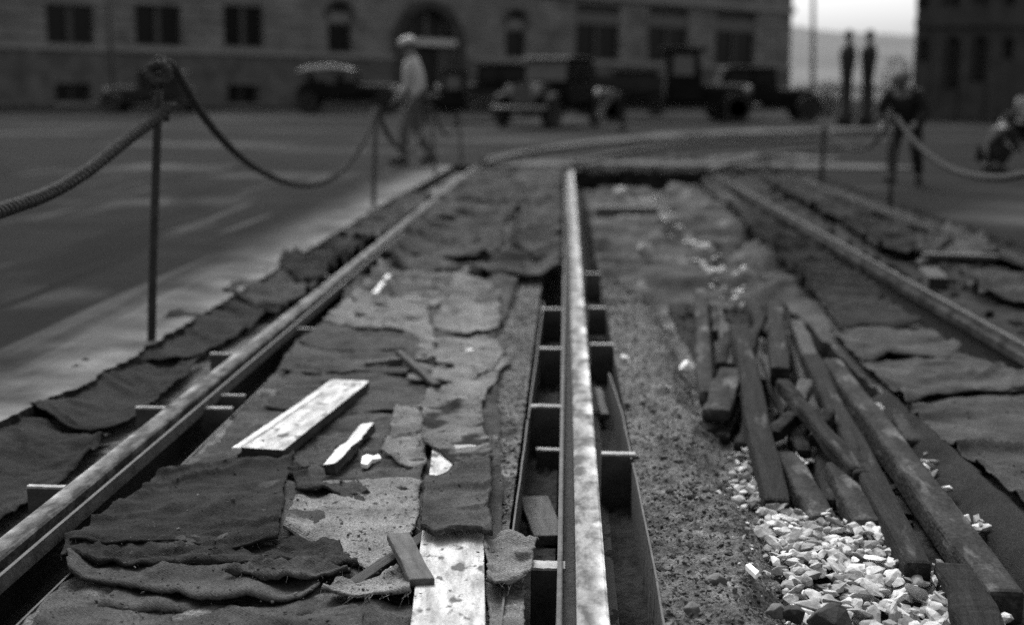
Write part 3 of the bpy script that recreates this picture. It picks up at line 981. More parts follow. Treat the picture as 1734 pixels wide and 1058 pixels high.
def beam(name, a, b, wd, th, mats, label, cat, group=None, roll=0.0, ends=0.0, warp=0.004, seg=18, bevel=0.004, side=None):
    """plank or timber between two world points (centres of its top face)"""
    a, b = Vector(a), Vector(b)
    L = (b - a).length
    X = (b - a).normalized()
    Zup = Vector((0, 0, 1))
    Y = Zup.cross(X).normalized()
    Z = X.cross(Y)
    q = Matrix.Rotation(roll, 3, X)
    Y, Z = q @ Y, q @ Z
    mb = MB()
    vs = []
    sdv = random.uniform(0, 90)
    for i in range(seg + 1):
        s = i / seg
        for yy, zz in ((-1, -1), (1, -1), (1, 0), (-1, 0)):
            x = L * (s - .5)
            if i in (0, seg):
                x += ends * yy * (0.5 if i else -0.4) + 0.004 * random.uniform(-1, 1)
            vs.append((x, yy * wd / 2 + warp * nz(s * 3 + sdv, yy) + warp * .3 * nz(s * 17 + sdv, yy, zz), zz * th + warp * nz(s * 3 + sdv, 7 + zz) + warp * .35 * nz(s * 15 + sdv, yy, zz)))
    fs = [(r * 4 + i, r * 4 + (i + 1) % 4, (r + 1) * 4 + (i + 1) % 4, (r + 1) * 4 + i) for r in range(seg) for i in range(4)]
    mb.add(vs, fs)
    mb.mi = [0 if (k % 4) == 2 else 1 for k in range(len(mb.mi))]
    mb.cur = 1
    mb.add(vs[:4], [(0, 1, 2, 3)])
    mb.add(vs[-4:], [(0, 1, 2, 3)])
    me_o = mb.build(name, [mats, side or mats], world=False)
    # weld the end caps
    bm_ = bmesh.new()
    bm_.from_mesh(me_o.data)
    bmesh.ops.remove_doubles(bm_, verts=bm_.verts, dist=1e-5)
    bmesh.ops.recalc_face_normals(bm_, faces=bm_.faces)
    bm_.to_mesh(me_o.data)
    bm_.free()
    mt = Matrix(((X.x, Y.x, Z.x), (X.y, Y.y, Z.y), (X.z, Y.z, Z.z))).to_4x4()
    mt.translation = (a + b) / 2
    me_o.matrix_world = mt
    if bevel:
        q = me_o.modifiers.new('bevel', 'BEVEL')
        q.width = bevel
        q.segments = 2
    return tag(me_o, label, cat, group)


def tb(p, q, za, zb, wd, label, m='timber', th=None, roll=0.0):
    beam('timber', at(p[0], p[1], za), at(q[0], q[1], zb), wd, th or wd, M[m], label, 'timber', gt, roll, warp=.012, bevel=.013)


# planks and scraps on the burlap
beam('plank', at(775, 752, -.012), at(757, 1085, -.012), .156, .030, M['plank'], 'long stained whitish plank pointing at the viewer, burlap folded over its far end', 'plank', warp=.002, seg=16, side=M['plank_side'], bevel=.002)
beam('plank', at(594, 643, .0), at(440, 759, .0), .150, .034, M['plank'], 'short whitish plank lying askew beside the leftmost rail slot', 'plank', warp=.003, side=M['wood_shade'], bevel=.002)
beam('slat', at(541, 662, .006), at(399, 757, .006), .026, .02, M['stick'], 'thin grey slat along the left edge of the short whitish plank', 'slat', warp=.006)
beam('stick', at(622, 717, .0), at(556, 787, .0), .045, .03, M['stick'], 'split pale stick lying right of the short whitish plank', 'stick', warp=.012, roll=.15, side=M['wood_shade'])
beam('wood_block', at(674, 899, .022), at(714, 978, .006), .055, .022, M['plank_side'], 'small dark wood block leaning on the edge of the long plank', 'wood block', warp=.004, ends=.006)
beam('batten', at(728, 898, -.02), at(596, 985, -.028), .035, .03, M['timber_black'], 'dark batten half hidden under the flecked burlap', 'batten')
beam('slat', at(660, 462, .01), at(634, 496, .01), .03, .035, M['stick'], 'pale slat on edge beside the leftmost rail, far down the track', 'slat')
beam('stick', at(618, 612, -.01), at(738, 603, -.01), .022, .018, M['plank_side'], 'longer of the two crossed sticks, lying crosswise', 'stick', warp=.012)
beam('stick', at(675, 592, .012), at(741, 648, .0), .03, .025, M['timber_black'], 'darker of the two crossed sticks, pointing toward the viewer', 'stick', warp=.012)
beam('stick', at(702, 606, .012), at(770, 616, -.015), .016, .014, M['timber_black'], 'short dark twig right of the crossed sticks', 'stick', warp=.012)
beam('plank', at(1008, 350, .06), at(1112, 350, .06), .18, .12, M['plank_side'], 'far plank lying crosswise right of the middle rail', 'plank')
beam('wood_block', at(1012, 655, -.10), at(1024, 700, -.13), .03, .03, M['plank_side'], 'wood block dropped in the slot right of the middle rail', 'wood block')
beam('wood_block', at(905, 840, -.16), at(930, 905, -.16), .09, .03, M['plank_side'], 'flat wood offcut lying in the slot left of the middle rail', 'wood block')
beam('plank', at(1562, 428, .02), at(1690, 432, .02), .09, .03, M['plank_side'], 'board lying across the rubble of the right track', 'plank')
beam('plank', at(1556, 446, -.02), at(1606, 396, .07), .06, .03, M['timber'], 'board tilted up on the rubble of the right track', 'plank')
beam('plank', at(1572, 452, .0), at(1590, 470, .0), .12, .09, M['timber_black'], 'black stub of timber in front of the tilted board', 'plank')

# timber heap, bottom layer first
tb((1290, 560), (1330, 700), -.06, -.10, .08, 'black timber deep in the heap between the two standing lengths', 'timber_black')
tb((1345, 560), (1392, 720), -.05, -.09, .08, 'black timber deep in the heap left of the long parallel pair', 'timber_black')
tb((1210, 510), (1232, 640), -.06, -.10, .07, 'dark timber behind the upright looking left timber', 'timber_black')
tb((1360, 700), (1310, 780), -.09, -.10, .07, 'black timber lying crosswise low in the heap', 'timber_black')
tb((1254, 668), (1222, 735), -.055, -.085, .05, 'short grey timber fanned out under the pale slab', 'timber')
tb((1282, 680), (1255, 748), -.06, -.09, .055, 'short timber fanned out right of the grey one', 'timber')
tb((1300, 600), (1345, 690), .0, -.03, .07, 'black timber just behind the thin slanting one', 'timber_black')
tb((1270, 560), (1296, 640), .0, -.04, .06, 'black timber squeezed right of the long leaning one', 'timber_black')
tb((1225, 545), (1234, 615), .01, -.03, .05, 'short black timber between the upright looking one and the long leaning one', 'timber_black')
tb((1350, 540), (1372, 600), .02, -.01, .07, 'black timber end at the back right of the heap', 'timber_black')
tb((1232, 560), (1222, 612), .02, -.02, .045, 'small dark timber wedged upright behind the wide pale slab', 'timber')
tb((1325, 640), (1352, 672), .06, .04, .05, 'short timber crossing above the square cut one', 'timber')
tb((1402, 690), (1380, 735), .02, -.02, .05, 'short timber leaning on the left one of the long parallel pair', 'timber')
tb((1440, 745), (1462, 800), -.01, -.03, .05, 'dark splintered timber between the slanting one and the right near stub', 'timber')
tb((1290, 530), (1265, 590), .05, .02, .05, 'dark timber lying across the top of the long leaning one', 'timber')
tb((1365, 640), (1345, 690), .02, .0, .055, 'black timber in the dark hollow left of the parallel pair', 'timber_black')
tb((1190, 712), (1216, 722), -.065, -.07, .09, 'blunt pale timber end at the left tip of the heap', 'timber_pale', th=.06)
tb((1346, 694), (1308, 726), .0, -.02, .05, 'short timber end poking out right of the long leaning timber', 'timber')
tb((1345, 728), (1362, 760), -.05, -.07, .05, 'small grey timber end in the dark middle of the heap', 'timber')
tb((1388, 740), (1416, 848), -.075, -.105, .07, 'dark timber between the two near stub ends', 'timber')
tb((1330, 760), (1394, 868), -.065, -.07, .075, 'near stub end of a timber, left one above the white stones', 'timber_pale')
tb((1418, 780), (1472, 880), -.05, -.06, .08, 'near stub end of a timber, right one above the white stones', 'timber_pale')
tb((1186, 490), (1196, 660), .05, -.05, .065, 'upright looking timber at the left side of the heap', 'timber_pale')
tb((1238, 622), (1212, 692), .02, -.01, .10, 'wide pale slab of timber at the left of the heap', 'timber_pale', th=.05)
tb((1208, 515), (1214, 560), -.02, -.04, .04, 'small pale timber end at the back left of the heap', 'timber_pale')
tb((1312, 508), (1322, 622), .09, .05, .075, 'square cut timber on top of the heap, seen end on', 'timber')
tb((1337, 655), (1452, 790), .05, -.02, .052, 'thin timber slanting across the middle of the heap', 'timber')
tb((1252, 545), (1314, 845), .10, -.06, .078, 'long dark timber leaning down the front of the heap to the stones', 'timber')
tb((1374, 600), (1556, 955), .0, -.045, .075, 'left one of the two long parallel timbers at the right', 'timber')
tb((1408, 605), (1706, 1000), -.01, -.04, .085, 'right one of the two long parallel timbers, the longest of the heap', 'timber_pale')
tb((1620, 950), (1674, 1075), -.045, -.05, .10, 'short dark timber at the bottom right corner', 'timber')
tb((1528, 690), (1551, 745), -.035, -.05, .085, 'timber stub between the longest timber and the hanging burlap', 'timber_pale')
tb((1270, 505), (1300, 560), -.02, -.03, .06, 'timber end at the far back of the heap', 'timber')

# ------------------------------------------------------------------ stones


def rock_mesh(n, sx, sy, sz, seed):
    rr = random.Random(seed)
    b = bmesh.new()
    for i in range(n):
        v = Vector((rr.gauss(0, 1), rr.gauss(0, 1), rr.gauss(0, 1))).normalized()
        v *= rr.uniform(.86, 1.04)
        b.verts.new((v.x * sx, v.y * sy, v.z * sz))
    bmesh.ops.convex_hull(b, input=b.verts)
    for v in [v for v in b.verts if not v.link_faces]:
        b.verts.remove(v)
    b.verts.ensure_lookup_table()
    b.verts.index_update()
    vs = [v.co.copy() for v in b.verts]
    fs = [[v.index for v in f.verts] for f in b.faces]
    b.free()
    return vs, fs


ROCKS = [rock_mesh(random.randint(13, 24), 1, random.uniform(.4, .9), random.uniform(.22, .55), 100 + i) for i in range(30)]


def put_rock(mb, p, size):
    vs, fs = random.choice(ROCKS)
    e = Matrix.Rotation(random.uniform(0, 6.3), 3, 'Z') @ Matrix.Rotation(random.gauss(0, .35), 3, 'X') @ Matrix.Rotation(random.gauss(0, .35), 3, 'Y')
    mb.add([e @ (v * size) + Vector(p) for v in vs], fs)


def inside(x, y, poly):
    c = False
    for (x1, y1), (x2, y2) in zip(poly, poly[1:] + poly[:1]):
        if (y1 > y) != (y2 > y) and x < (x2 - x1) * (y - y1) / (y2 - y1) + x1:
            c = not c
    return c


def world_poly(pts, z):
    return [(at(x, y, z).x, at(x, y, z).y) for x, y in pts]


mbg = MB()
poly = world_poly([(1285, 885), (1300, 860), (1345, 862), (1400, 880), (1440, 885), (1500, 880), (1545, 965), (1590, 960), (1625, 1000), (1640, 1120), (1400, 1130), (1345, 1058), (1320, 985)], -.10)
xs = [p[0] for p in poly]
ys = [p[1] for p in poly]
cnt = 0
placed = []
while cnt < 760:
    x, y = random.uniform(min(xs), max(xs)), random.uniform(min(ys), max(ys))
    if not inside(x, y, poly):
        continue
    sz = random.choice([.011, .016, .022, .026, .030, .034, .040])
    lay = cnt / 760.0
    mbz = -0.118 + 0.038 * lay + 0.01 * fbm(x * 6, y * 6)
    put_rock(mbg, (x, y, mbz), sz)
    cnt += 1
for k in range(90):
    t = random.random()
    p_ = at(1235 + 90 * t + random.gauss(0, 22), 800 + 240 * t, -.07)
    put_rock(mbg, (p_.x, p_.y, max(-.125, earth_z(min(p_.x, .59), p_.y) - .004)), random.choice([.006, .009, .012, .018]))
# thin scatter running back along the trench
for pts, n, zz in (([(1235, 770), (1265, 760), (1300, 800), (1340, 860), (1300, 870), (1250, 850), (1235, 810)], 95, -.115),
                   ([(1100, 335), (1130, 330), (1180, 420), (1260, 450), (1280, 520), (1230, 520), (1180, 450), (1120, 390)], 130, -.06),
                   ([(1335, 765), (1380, 765), (1400, 790), (1350, 800)], 16, -.10),
                   ([(1600, 870), (1625, 900), (1690, 905), (1660, 880)], 14, -.07),
                   ([(1480, 690), (1500, 690), (1520, 740), (1490, 720)], 10, -.07),
                   ([(1630, 990), (1650, 1000), (1720, 1060), (1690, 1060)], 10, -.1),
                   ([(1560, 760), (1580, 780), (1620, 850), (1590, 850)], 10, -.07)):
    pw = world_poly(pts, zz)
    xs = [p[0] for p in pw]; ys = [p[1] for p in pw]
    k = 0
    while k < n:
        x, y = random.uniform(min(xs), max(xs)), random.uniform(min(ys), max(ys))
        if inside(x, y, pw):
            put_rock(mbg, (x, y, (broken_z(x, y) + .012 if y > 7.8 else zz) + random.uniform(-.01, .012)), random.choice([.016, .02, .025, .028]) * (1.5 if y > 8 else 1))
            k += 1
tag(mbg.build('gravel', M['gravel']), 'white crushed stones spilled in the trench below the timber heap', 'gravel', kind='stuff')

# soil clods on the earth strips
mbc = MB()
for i in range(11000):
    y = 2.3 + 5.5 * random.random() ** 1.6
    strip_ = random.random()
    if strip_ < .6:
        x = random.uniform(.225, .56)
        z = earth_z(x, y)
    else:
        x = random.uniform(-.30, -.137)
        z = bed_left(x, y)
    s = random.choice([.003, .0035, .004, .005, .006, .0075, .0095 if strip_ < .6 else .009])
    if random.random() < .02 and strip_ < .7:
        s = random.uniform(.012, .022)
    put_rock(mbc, (x, y, z + s * .15), s)
tag(mbc.build('soil_clods', M['earth']), 'crumbled sandy soil and small clods beside the middle rail', 'soil', kind='stuff')
mbd = MB()
k = 0
while k < 2600:
    y = 2.45 + 6.0 * random.random() ** 1.7
    x = random.uniform(-1.12, -.14) if random.random() < .75 else random.uniform(1.25, 1.7)
    h_ = hget(x, y)
    if h_ < -1:
        continue
    s_ = random.choice([.0015, .002, .0025, .003, .004, .006])
    put_rock(mbd, (x, y, h_ + s_ * .1), s_)
    k += 1
tag(mbd.build('grit', M['dirt_mid']), 'grit and crumbs of dirt scattered over the burlap', 'grit', kind='stuff')
mbd = MB()
for k in range(900):
    y = 2.5 + 4.6 * random.random()
    x = random.uniform(.60, 1.24)
    s_ = random.choice([.006, .009, .012, .016, .022, .03])
    put_rock(mbd, (x, y, trench_z(x, y) + s_ * .2), s_)
tag(mbd.build('trench_clods', M['dirt_dark']), 'dark clods of dirt on the trench floor among the timbers', 'dirt', kind='stuff')
mbr = MB()
for i in range(420):
    y = 5 + 13 * random.random()
    x = random.uniform(2.2, 2.98)
    put_rock(mbr, (x, y, -.07), random.choice([.02, .03, .04, .06]))
tag(mbr.build('rubble', M['dirt_dark']), 'dark broken rubble between the two rails at the right', 'rubble', kind='stuff')


def stone(px, py, z, s, m, label, cat='stone', n=26, flat=1.0):
    mb = MB()
    vs, fs = rock_mesh(n, 1, .9, .8 * flat, hash(label) % 1000 if False else int(px * 7 + py))
    c = at(px, py, z)
    mb.add([Vector((v.x * s, v.y * s, v.z * s)) + c for v in vs], fs)
    tag(mb.build('stone', M[m], bevel=s * .08), label, cat)


stone(1408, 1052, -.06, .055, 'stone_dark', 'black rock at the bottom edge in front of the white gravel')
stone(1212, 985, -.04, .030, 'stone', 'round grey stone half sunk in the sandy earth')
stone(1316, 1035, -.07, .026, 'stone', 'small grey stone at the left foot of the white gravel')
stone(1345, 1040, -.07, .030, 'stone_dark', 'small dark stone between the gravel and the black rock')
stone(1172, 1030, -.035, .022, 'stone', 'small clod like stone beside the bowed form plate')
stone(1057, 606, -.03, .022, 'white', 'pale pebble beside the farther right form plate')
stone(1164, 622, -.05, .040, 'white', 'white stone at the foot of the upright looking timber')
stone(796, 597, -.04, .026, 'white', 'white stone showing through the torn burlap')
stone(1050, 325, .04, .09, 'gravel', 'pale lump on the edge of the far dark pit')
stone(1092, 424, .0, .07, 'gravel', 'pale stone lying right of the middle rail, far down the track')
stone(1192, 423, .0, .08, 'gravel', 'pale stone farther right along the far gravel')
stone(530, 860, -.02, .0001, 'stone', 'x') if False else None
# white chip of crockery
for nm, pts, lab in (('white_chip', [(613, 772), (622, 768), (632, 771), (642, 768), (646, 775), (630, 777), (622, 786), (611, 784)], 'bright white broken chip on burlap right of the pale stick'),
                     ('white_chip', [(1262, 955), (1270, 952), (1286, 966), (1280, 972)], 'bright white splinter on the earth left of the gravel')):
    mb = MB()
    q = [at(x, y, -.022) for x, y in pts]
    mb.prism([(p.x, p.y) for p in q], -.036, -.022, 'xy')
    tag(mb.build(nm, M['white'], bevel=.002), lab, 'chip')

# ------------------------------------------------------------------ rope barrier


def rope_mesh(path, rad, label, mt=None, pitch=0.11, npt=6):
    path = [Vector(p) for p in path]
    # resample evenly
    L = [0]
    for a, b in zip(path, path[1:]):
        L.append(L[-1] + (b - a).length)
    step = pitch / npt
    n = int(L[-1] / step)
    pts = []
    k = 0
    for i in range(n + 1):
        d = i * L[-1] / n
        while k < len(L) - 2 and L[k + 1] < d:
            k += 1
        t = (d - L[k]) / max(1e-9, L[k + 1] - L[k])
        pts.append(path[k].lerp(path[k + 1], t))
    mb = MB()
    prev = None
    frames = []
    for i, p in enumerate(pts):
        t = (pts[min(i + 1, n)] - pts[max(i - 1, 0)]).normalized()
        a = t.orthogonal().normalized() if prev is None else (prev - t * prev.dot(t)).normalized()
        prev = a
        frames.append((a, t.cross(a)))
    for s in range(3):
        st = []
        for i, p in enumerate(pts):
            q = 2 * PI * (i * (L[-1] / n) / pitch + s / 3)
            a, b = frames[i]
            st.append(p + (a * math.cos(q) + b * math.sin(q)) * rad * .50)
        mb.tube(st, rad * .54, 7)
    return tag(mb.build('rope', mt or M['rope'], smooth=True), label, 'rope', 'rope strung between the iron posts')


def catmull(pts, per=10):
    pts = [Vector(p) for p in pts]
    P = [pts[0] * 2 - pts[1]] + pts + [pts[-1] * 2 - pts[-2]]
    out = []
    for i in range(1, len(P) - 2):
        for k in range(per):
            t = k / per
            a, b, c, d = P[i - 1], P[i], P[i + 1], P[i + 2]
            out.append(.5 * ((2 * b) + (c - a) * t + (2 * a - 5 * b + 4 * c - d) * t * t + (3 * b - a - 3 * c + d) * t ** 3))
    out.append(pts[-1])
    return out


gp = 'iron posts of the rope barrier'


def post(base, topc, rad, m, label, z=0.0, eye=True):
    b = at(base[0], base[1], z)
    t = atY(topc[0], topc[1], b.y)
    root = empty('rope_post', b, label, 'post', gp)
    mb = MB()
    mb.tube([b - Vector((0, 0, .1)), b.lerp(t, .3), b.lerp(t, .85), b.lerp(t, .9)], [rad, rad * .98, rad, rad * .85], 12)
    mb.build('shaft', M[m], root, smooth=True)
    if eye:
        # flattened pigtail eye at the head of the bar
        mb = MB()
        c = b.lerp(t, .955)
        hh = (t - b).length * .05
        mb.tube([c + Vector((math.sin(q) * hh * .55, 0, -math.cos(q) * hh)) for q in [2 * PI * i / 14 for i in range(13)]], rad * .42, 8)
        mb.build('eye', M[m], root, smooth=True)
    return b, t


b1, t1 = post((254, 603), (270, 100), .0185, 'post', 'dark iron post in the left foreground with rope knotted at its head', -.07)
b2, t2 = post((632, 356), (637, 182), .021, 'post_pale', 'slim second iron post, beside the roadway edge left of the tracks', -.04)
b3, t3 = post((738, 296), (728, 176), .02, 'post_pale', 'third iron post, in front of the walking man', 0, False)
b4, t4 = post((782, 272), (776, 190), .02, 'post_pale', 'distant iron post right of the walking man', 0, False)
b5, t5 = post((1507, 347), (1516, 196), .024, 'post', 'dark iron post at the right, in front of the stooping man', 0)
b6, t6 = post((1391, 302), (1396, 205), .03, 'post', 'dark iron post at the far right curve, left of the stooping man', 0)

y1 = b1.y
near = [atY(292, 178, y1 - .02), atY(262, 203, y1 - .12), atY(215, 237, y1 - .38), atY(150, 288, y1 - .75), atY(85, 326, y1 - 1.1), atY(10, 353, y1 - 1.5), atY(-80, 380, y1 - 1.9), atY(-260, 400, y1 - 2.4)]
rope_mesh(catmull(near), .026, 'thick hemp rope sagging from the foreground post to the left photo edge')
K = [atY(283, 200, y1 + .03), atY(268, 190, y1 + .06), atY(262, 150, y1 + .035), atY(252, 128, y1 - .01), atY(258, 113, y1 - .03), atY(278, 110, y1 - .045), atY(285, 128, y1 - .05), atY(272, 140, y1 - .06),
     atY(258, 135, y1 - .05), atY(256, 118, y1 - .01), atY(268, 108, y1 + .03), atY(284, 107, y1 + .05), atY(297, 120, y1 + .12)]


def sag(a, b, s, n=24):
    out = []
    for i in range(n + 1):
        t = i / n
        p = a.lerp(b, t)
        p.z -= s * 4 * t * (1 - t)
        out.append(p)
    return out


a_ = K[-1]
rope_mesh(catmull(K[:-1] + [a_], 6) + [a_.lerp(t2, 0)] [:0] + [], .021, 'rope coiled in a knot round the head of the foreground post')
span = [a_, atY(315, 150, y1 + .35), atY(345, 197, y1 + .8), atY(388, 248, y1 + 1.5), atY(435, 286, y1 + 2.4), atY(480, 307, y1 + 3.3), atY(515, 314, y1 + 4.0), atY(555, 305, y1 + 4.9), atY(590, 278, y1 + 5.6), atY(618, 235, y1 + 6.1), t2 + Vector((-.01, -.03, -.03))]
rope_mesh(catmull(span), .021, 'dark rope hanging in a deep curve from the foreground post to the second post')
sp3 = [t2 + Vector((.02, .03, -.02)), atY(650, 215, 13.3), atY(668, 243, 14.4), atY(690, 258, 15.6), atY(706, 243, 16.6), atY(718, 212, 17.3), t3 + Vector((0, -.03, -.02))]
rope_mesh(catmull(sp3), .026, 'rope loop hanging between the second and third posts')
sp4 = [t3 + Vector((0.02, 0.03, -.02)), atY(745, 215, 19), atY(757, 228, 20), atY(768, 218, 21), t4]
rope_mesh(catmull(sp4), .024, 'short rope hanging between the third and fourth posts')
sp5 = [t5 + Vector((.01, -.03, -.02)), atY(1545, 235, b5.y - .8), atY(1580, 268, b5.y - 1.7), atY(1620, 290, b5.y - 2.6), atY(1665, 300, b5.y - 3.5), atY(1710, 300, b5.y - 4.2), atY(1780, 285, b5.y - 5)]
rope_mesh(catmull(sp5), .026, 'rope sloping down from the right hand post toward the right photo edge')
sp6 = [t6, atY(1410, 232, b6.y - .8), atY(1440, 252, b6.y - 1.8), atY(1475, 246, b6.y - 2.6), t5 + Vector((-.02, .04, -.03))]
rope_mesh(catmull(sp6), .024, 'far rope hanging between the two right hand posts')

# ------------------------------------------------------------------ paving bands and curved rails ahead


def band(name, pts, wpx, m, zz=.012, label=None, cat=None, group=None):
    mb = MB()
    vs = []
    P2 = resample(pts, 40)
    for i_, (x, y) in enumerate(P2):
        w_ = wpx * (.75 + .6 * nz(i_ * .35, wpx, zz * 90)) * min(1, .25 + i_ / 6, .25 + (40 - i_) / 6)
        a, b = at(x, y - w_ / 2, zz), at(x, y + w_ / 2, zz)
        vs += [a, b]
    mb.add(vs, [(i * 2, i * 2 + 1, i * 2 + 3, i * 2 + 2) for i in range(40)])
    return mb.build(name, M[m], origin=(0, 0, 0))


tag(band('paving', [(850, 268), (920, 251), (1000, 240), (1100, 230), (1250, 223), (1400, 219), (1560, 217)], 7, 'paving'), kind='structure')
tag(band('paving', [(800, 283), (900, 276), (1000, 275), (1100, 276), (1200, 277), (1330, 279), (1560, 284)], 9, 'paving', .016), kind='structure')
tag(band('paving', [(1180, 272), (1230, 266), (1300, 263), (1420, 268)], 8, 'paving', .020), kind='structure')


def crail(pts, label):
    c = catmull([at(x, y, .03) for x, y in pts], 8)
    mb = MB()
    vs = []
    for i, p in enumerate(c):
        t = (c[min(i + 1, len(c) - 1)] - c[max(i - 1, 0)]).normalized()
        nrm = Vector((-t.y, t.x, 0))
        for d, z in ((-.05, -.03), (-.05, .05), (.05, .05), (.05, -.03)):
            vs.append((p.x + nrm.x * d, p.y + nrm.y * d, z + .01))
    mb.add(vs, [(r * 4 + i, r * 4 + (i + 1) % 4, (r + 1) * 4 + (i + 1) % 4, (r + 1) * 4 + i) for r in range(len(c) - 1) for i in range(4)])
    tag(mb.build('curved_rail', M['rail_side'], smooth=False), label, 'rail', 'rails curving away ahead')


crail([(820, 277), (880, 262), (960, 250), (1060, 240), (1200, 232), (1400, 227), (1560, 226)], 'outer curved rail sweeping right in front of the parked trucks')
crail([(975, 276), (1040, 262), (1130, 250), (1240, 243), (1400, 238)], 'inner curved rail sweeping right beyond the torn up tracks')

crail([(1200, 290), (1260, 272), (1340, 258), (1450, 248)], 'curved rail sweeping right from the end of the third rail')
crail([(820, 272), (900, 256), (990, 246), (1090, 237), (1240, 229), (1400, 224), (1560, 223)], 'far twin of the outer curved rail, just beyond it')
# broken spoil along the excavated edge
mb = MB()
for i in range(420):
    x = random.uniform(-1.4, 3.4)
    y = random.gauss(19.0, .5) if random.random() < .6 else random.uniform(19, 26)
    zz_ = .0 if y > 19.6 else -.03
    put_rock(mb, (x + (y - 19) * .15, y, zz_), random.choice([.03, .04, .05, .07, .1]))
tag(mb.build('spoil', M['dirt_mid']), 'broken lumps of spoil along the ragged far edge of the excavation', 'spoil', kind='stuff')

# ------------------------------------------------------------------ main building
fac0 = at(100, 184.0, 0)
fac1 = at(1340, 183.5, 0)
k0 = (149.3 + 31 * 1.08)
fac0 = at(100, k0, 0)
s1 = 31 * (3490 - 1340) / 3390.0
fac1 = at(1340, 160.4 + s1 * 1.08, 0)
FU = (fac1 - fac0).normalized()
FN = Vector((FU.y, -FU.x, 0))          # toward the viewer
if FN.dot(CAM - fac0) < 0:
    FN = -FN


def fuv(px, py):
    d = ray(px, py)
    k = (fac0 - CAM).dot(FN) / d.dot(FN)
    p = CAM + d * k
    return (p - fac0).dot(FU), p.z


def fpt(u, v, d=0.0):
    """point on the facade: u along, v up, d out from the wall"""
    p = fac0 + FU * u + FN * d
    return Vector((p.x, p.y, v))


def fbox(mb, u0, u1, v0, v1, d0, d1):
    vs = [fpt(u, v, d) for d in (d0, d1) for u, v in ((u0, v0), (u1, v0), (u1, v1), (u0, v1))]
    mb.add(vs, [(3, 2, 1, 0), (4, 5, 6, 7), (0, 1, 5, 4), (1, 2, 6, 5), (2, 3, 7, 6), (3, 0, 4, 7)])


def frect(x0, y0, x1, y1):
    xm, ym = (x0 + x1) / 2, (y0 + y1) / 2
    return fuv(x0, ym)[0], fuv(x1, ym)[0], fuv(xm, y1)[1], fuv(xm, y0)[1]


UR = fuv(1340, 60)[0]
UL = -14.0
COURSE = fuv(575, 95)[1]
TOPV = 14.0
wins = []      # (u0,u1,v0,v1,kind)
for x0, x1, y0, y1 in ((78, 160, 9, 76), (229, 308, 9, 79), (379, 447, 10, 81)):
    wins.append(frect(x0, y0, x1, y1) + ('pair',))
for x0, x1, y0, y1 in ((975, 1050, 8, 102), (1098, 1166, 13, 106), (1211, 1279, 20, 113)):
    wins.append(frect(x0, y0, x1, y1) + ('hood',))
for x0, x1, y0, y1 in ((555, 596, 6, 90), (856, 891, 20, 98)):
    wins.append(frect(x0, y0, x1, y1) + ('arch',))
for x0, x1, y0, y1 in ((93, 153, 142, 174), (384, 437, 144, 177), (255, 305, 146, 176)):
    wins.append(frect(x0, y0, x1, y1) + ('cellar',))
door = frect(678, 15, 774, 182) + ('door',)
openings = wins + [door]
# upper storey windows above the frame of the photo
v_up = 9.3
for q in list(wins):
    if q[4] in ('pair', 'hood'):
        openings.append((q[0], q[1], v_up, v_up + 2.6, 'upper'))

ucuts = sorted({UL, UR} | {q[0] for q in openings} | {q[1] for q in openings})
vcuts = {0.0, TOPV} | {q[2] for q in openings} | {q[3] for q in openings}
vcuts = {max(0.0, v) for v in vcuts}
gro = []
v = COURSE + .42
while v < TOPV - .3:
    gro.append((v, v + .09))
    v += .62
for a, b in gro:
    vcuts |= {a, b}
vcuts = sorted(vcuts)


def depth(u, v):
    for q in openings:
        if q[0] < u < q[1] and q[2] < v < q[3]:
            return None
    for a, b in gro:
        if a < v < b:
            return -.09
    if v < COURSE:
        return .10
    return 0.0


bld = empty('stone_building', fac0.lerp(fac1, .5), 'long sooty stone building with an arched doorway behind the parked vehicles', 'building')
wb = MB()
D = {}
for i in range(len(ucuts) - 1):
    for j in range(len(vcuts) - 1):
        D[i, j] = depth((ucuts[i] + ucuts[i + 1]) / 2, (vcuts[j] + vcuts[j + 1]) / 2)
for (i, j), d in D.items():
    u0, u1, v0, v1 = ucuts[i], ucuts[i + 1], vcuts[j], vcuts[j + 1]
    if u1 - u0 < 1e-4 or v1 - v0 < 1e-4:
        continue
    wb.cur = 1 if (v0 + v1) / 2 < COURSE else 0
    if d is not None:
        wb.add([fpt(u0, v0, d), fpt(u1, v0, d), fpt(u1, v1, d), fpt(u0, v1, d)], [(0, 1, 2, 3)])
    dd = -.5 if d is None else d
    for (a, b, e) in (((u1, v0), (u1, v1), (i + 1, j)), ((u0, v1), (u1, v1), (i, j + 1))):
        if e in D:
            d2 = -.5 if D[e] is None else D[e]
            if abs(d2 - dd) > 1e-6:
                wb.add([fpt(a[0], a[1], dd), fpt(b[0], b[1], dd), fpt(b[0], b[1], d2), fpt(a[0], a[1], d2)], [(0, 1, 2, 3)])
# returns, back and roof deck
DEP = 16
for u in (UL, UR):
    wb.add([fpt(u, 0, 0), fpt(u, TOPV, 0), fpt(u, TOPV, -DEP), fpt(u, 0, -DEP)], [(0, 1, 2, 3)])
wb.add([fpt(UL, 0, -DEP), fpt(UR, 0, -DEP), fpt(UR, TOPV, -DEP), fpt(UL, TOPV, -DEP)], [(0, 1, 2, 3)])


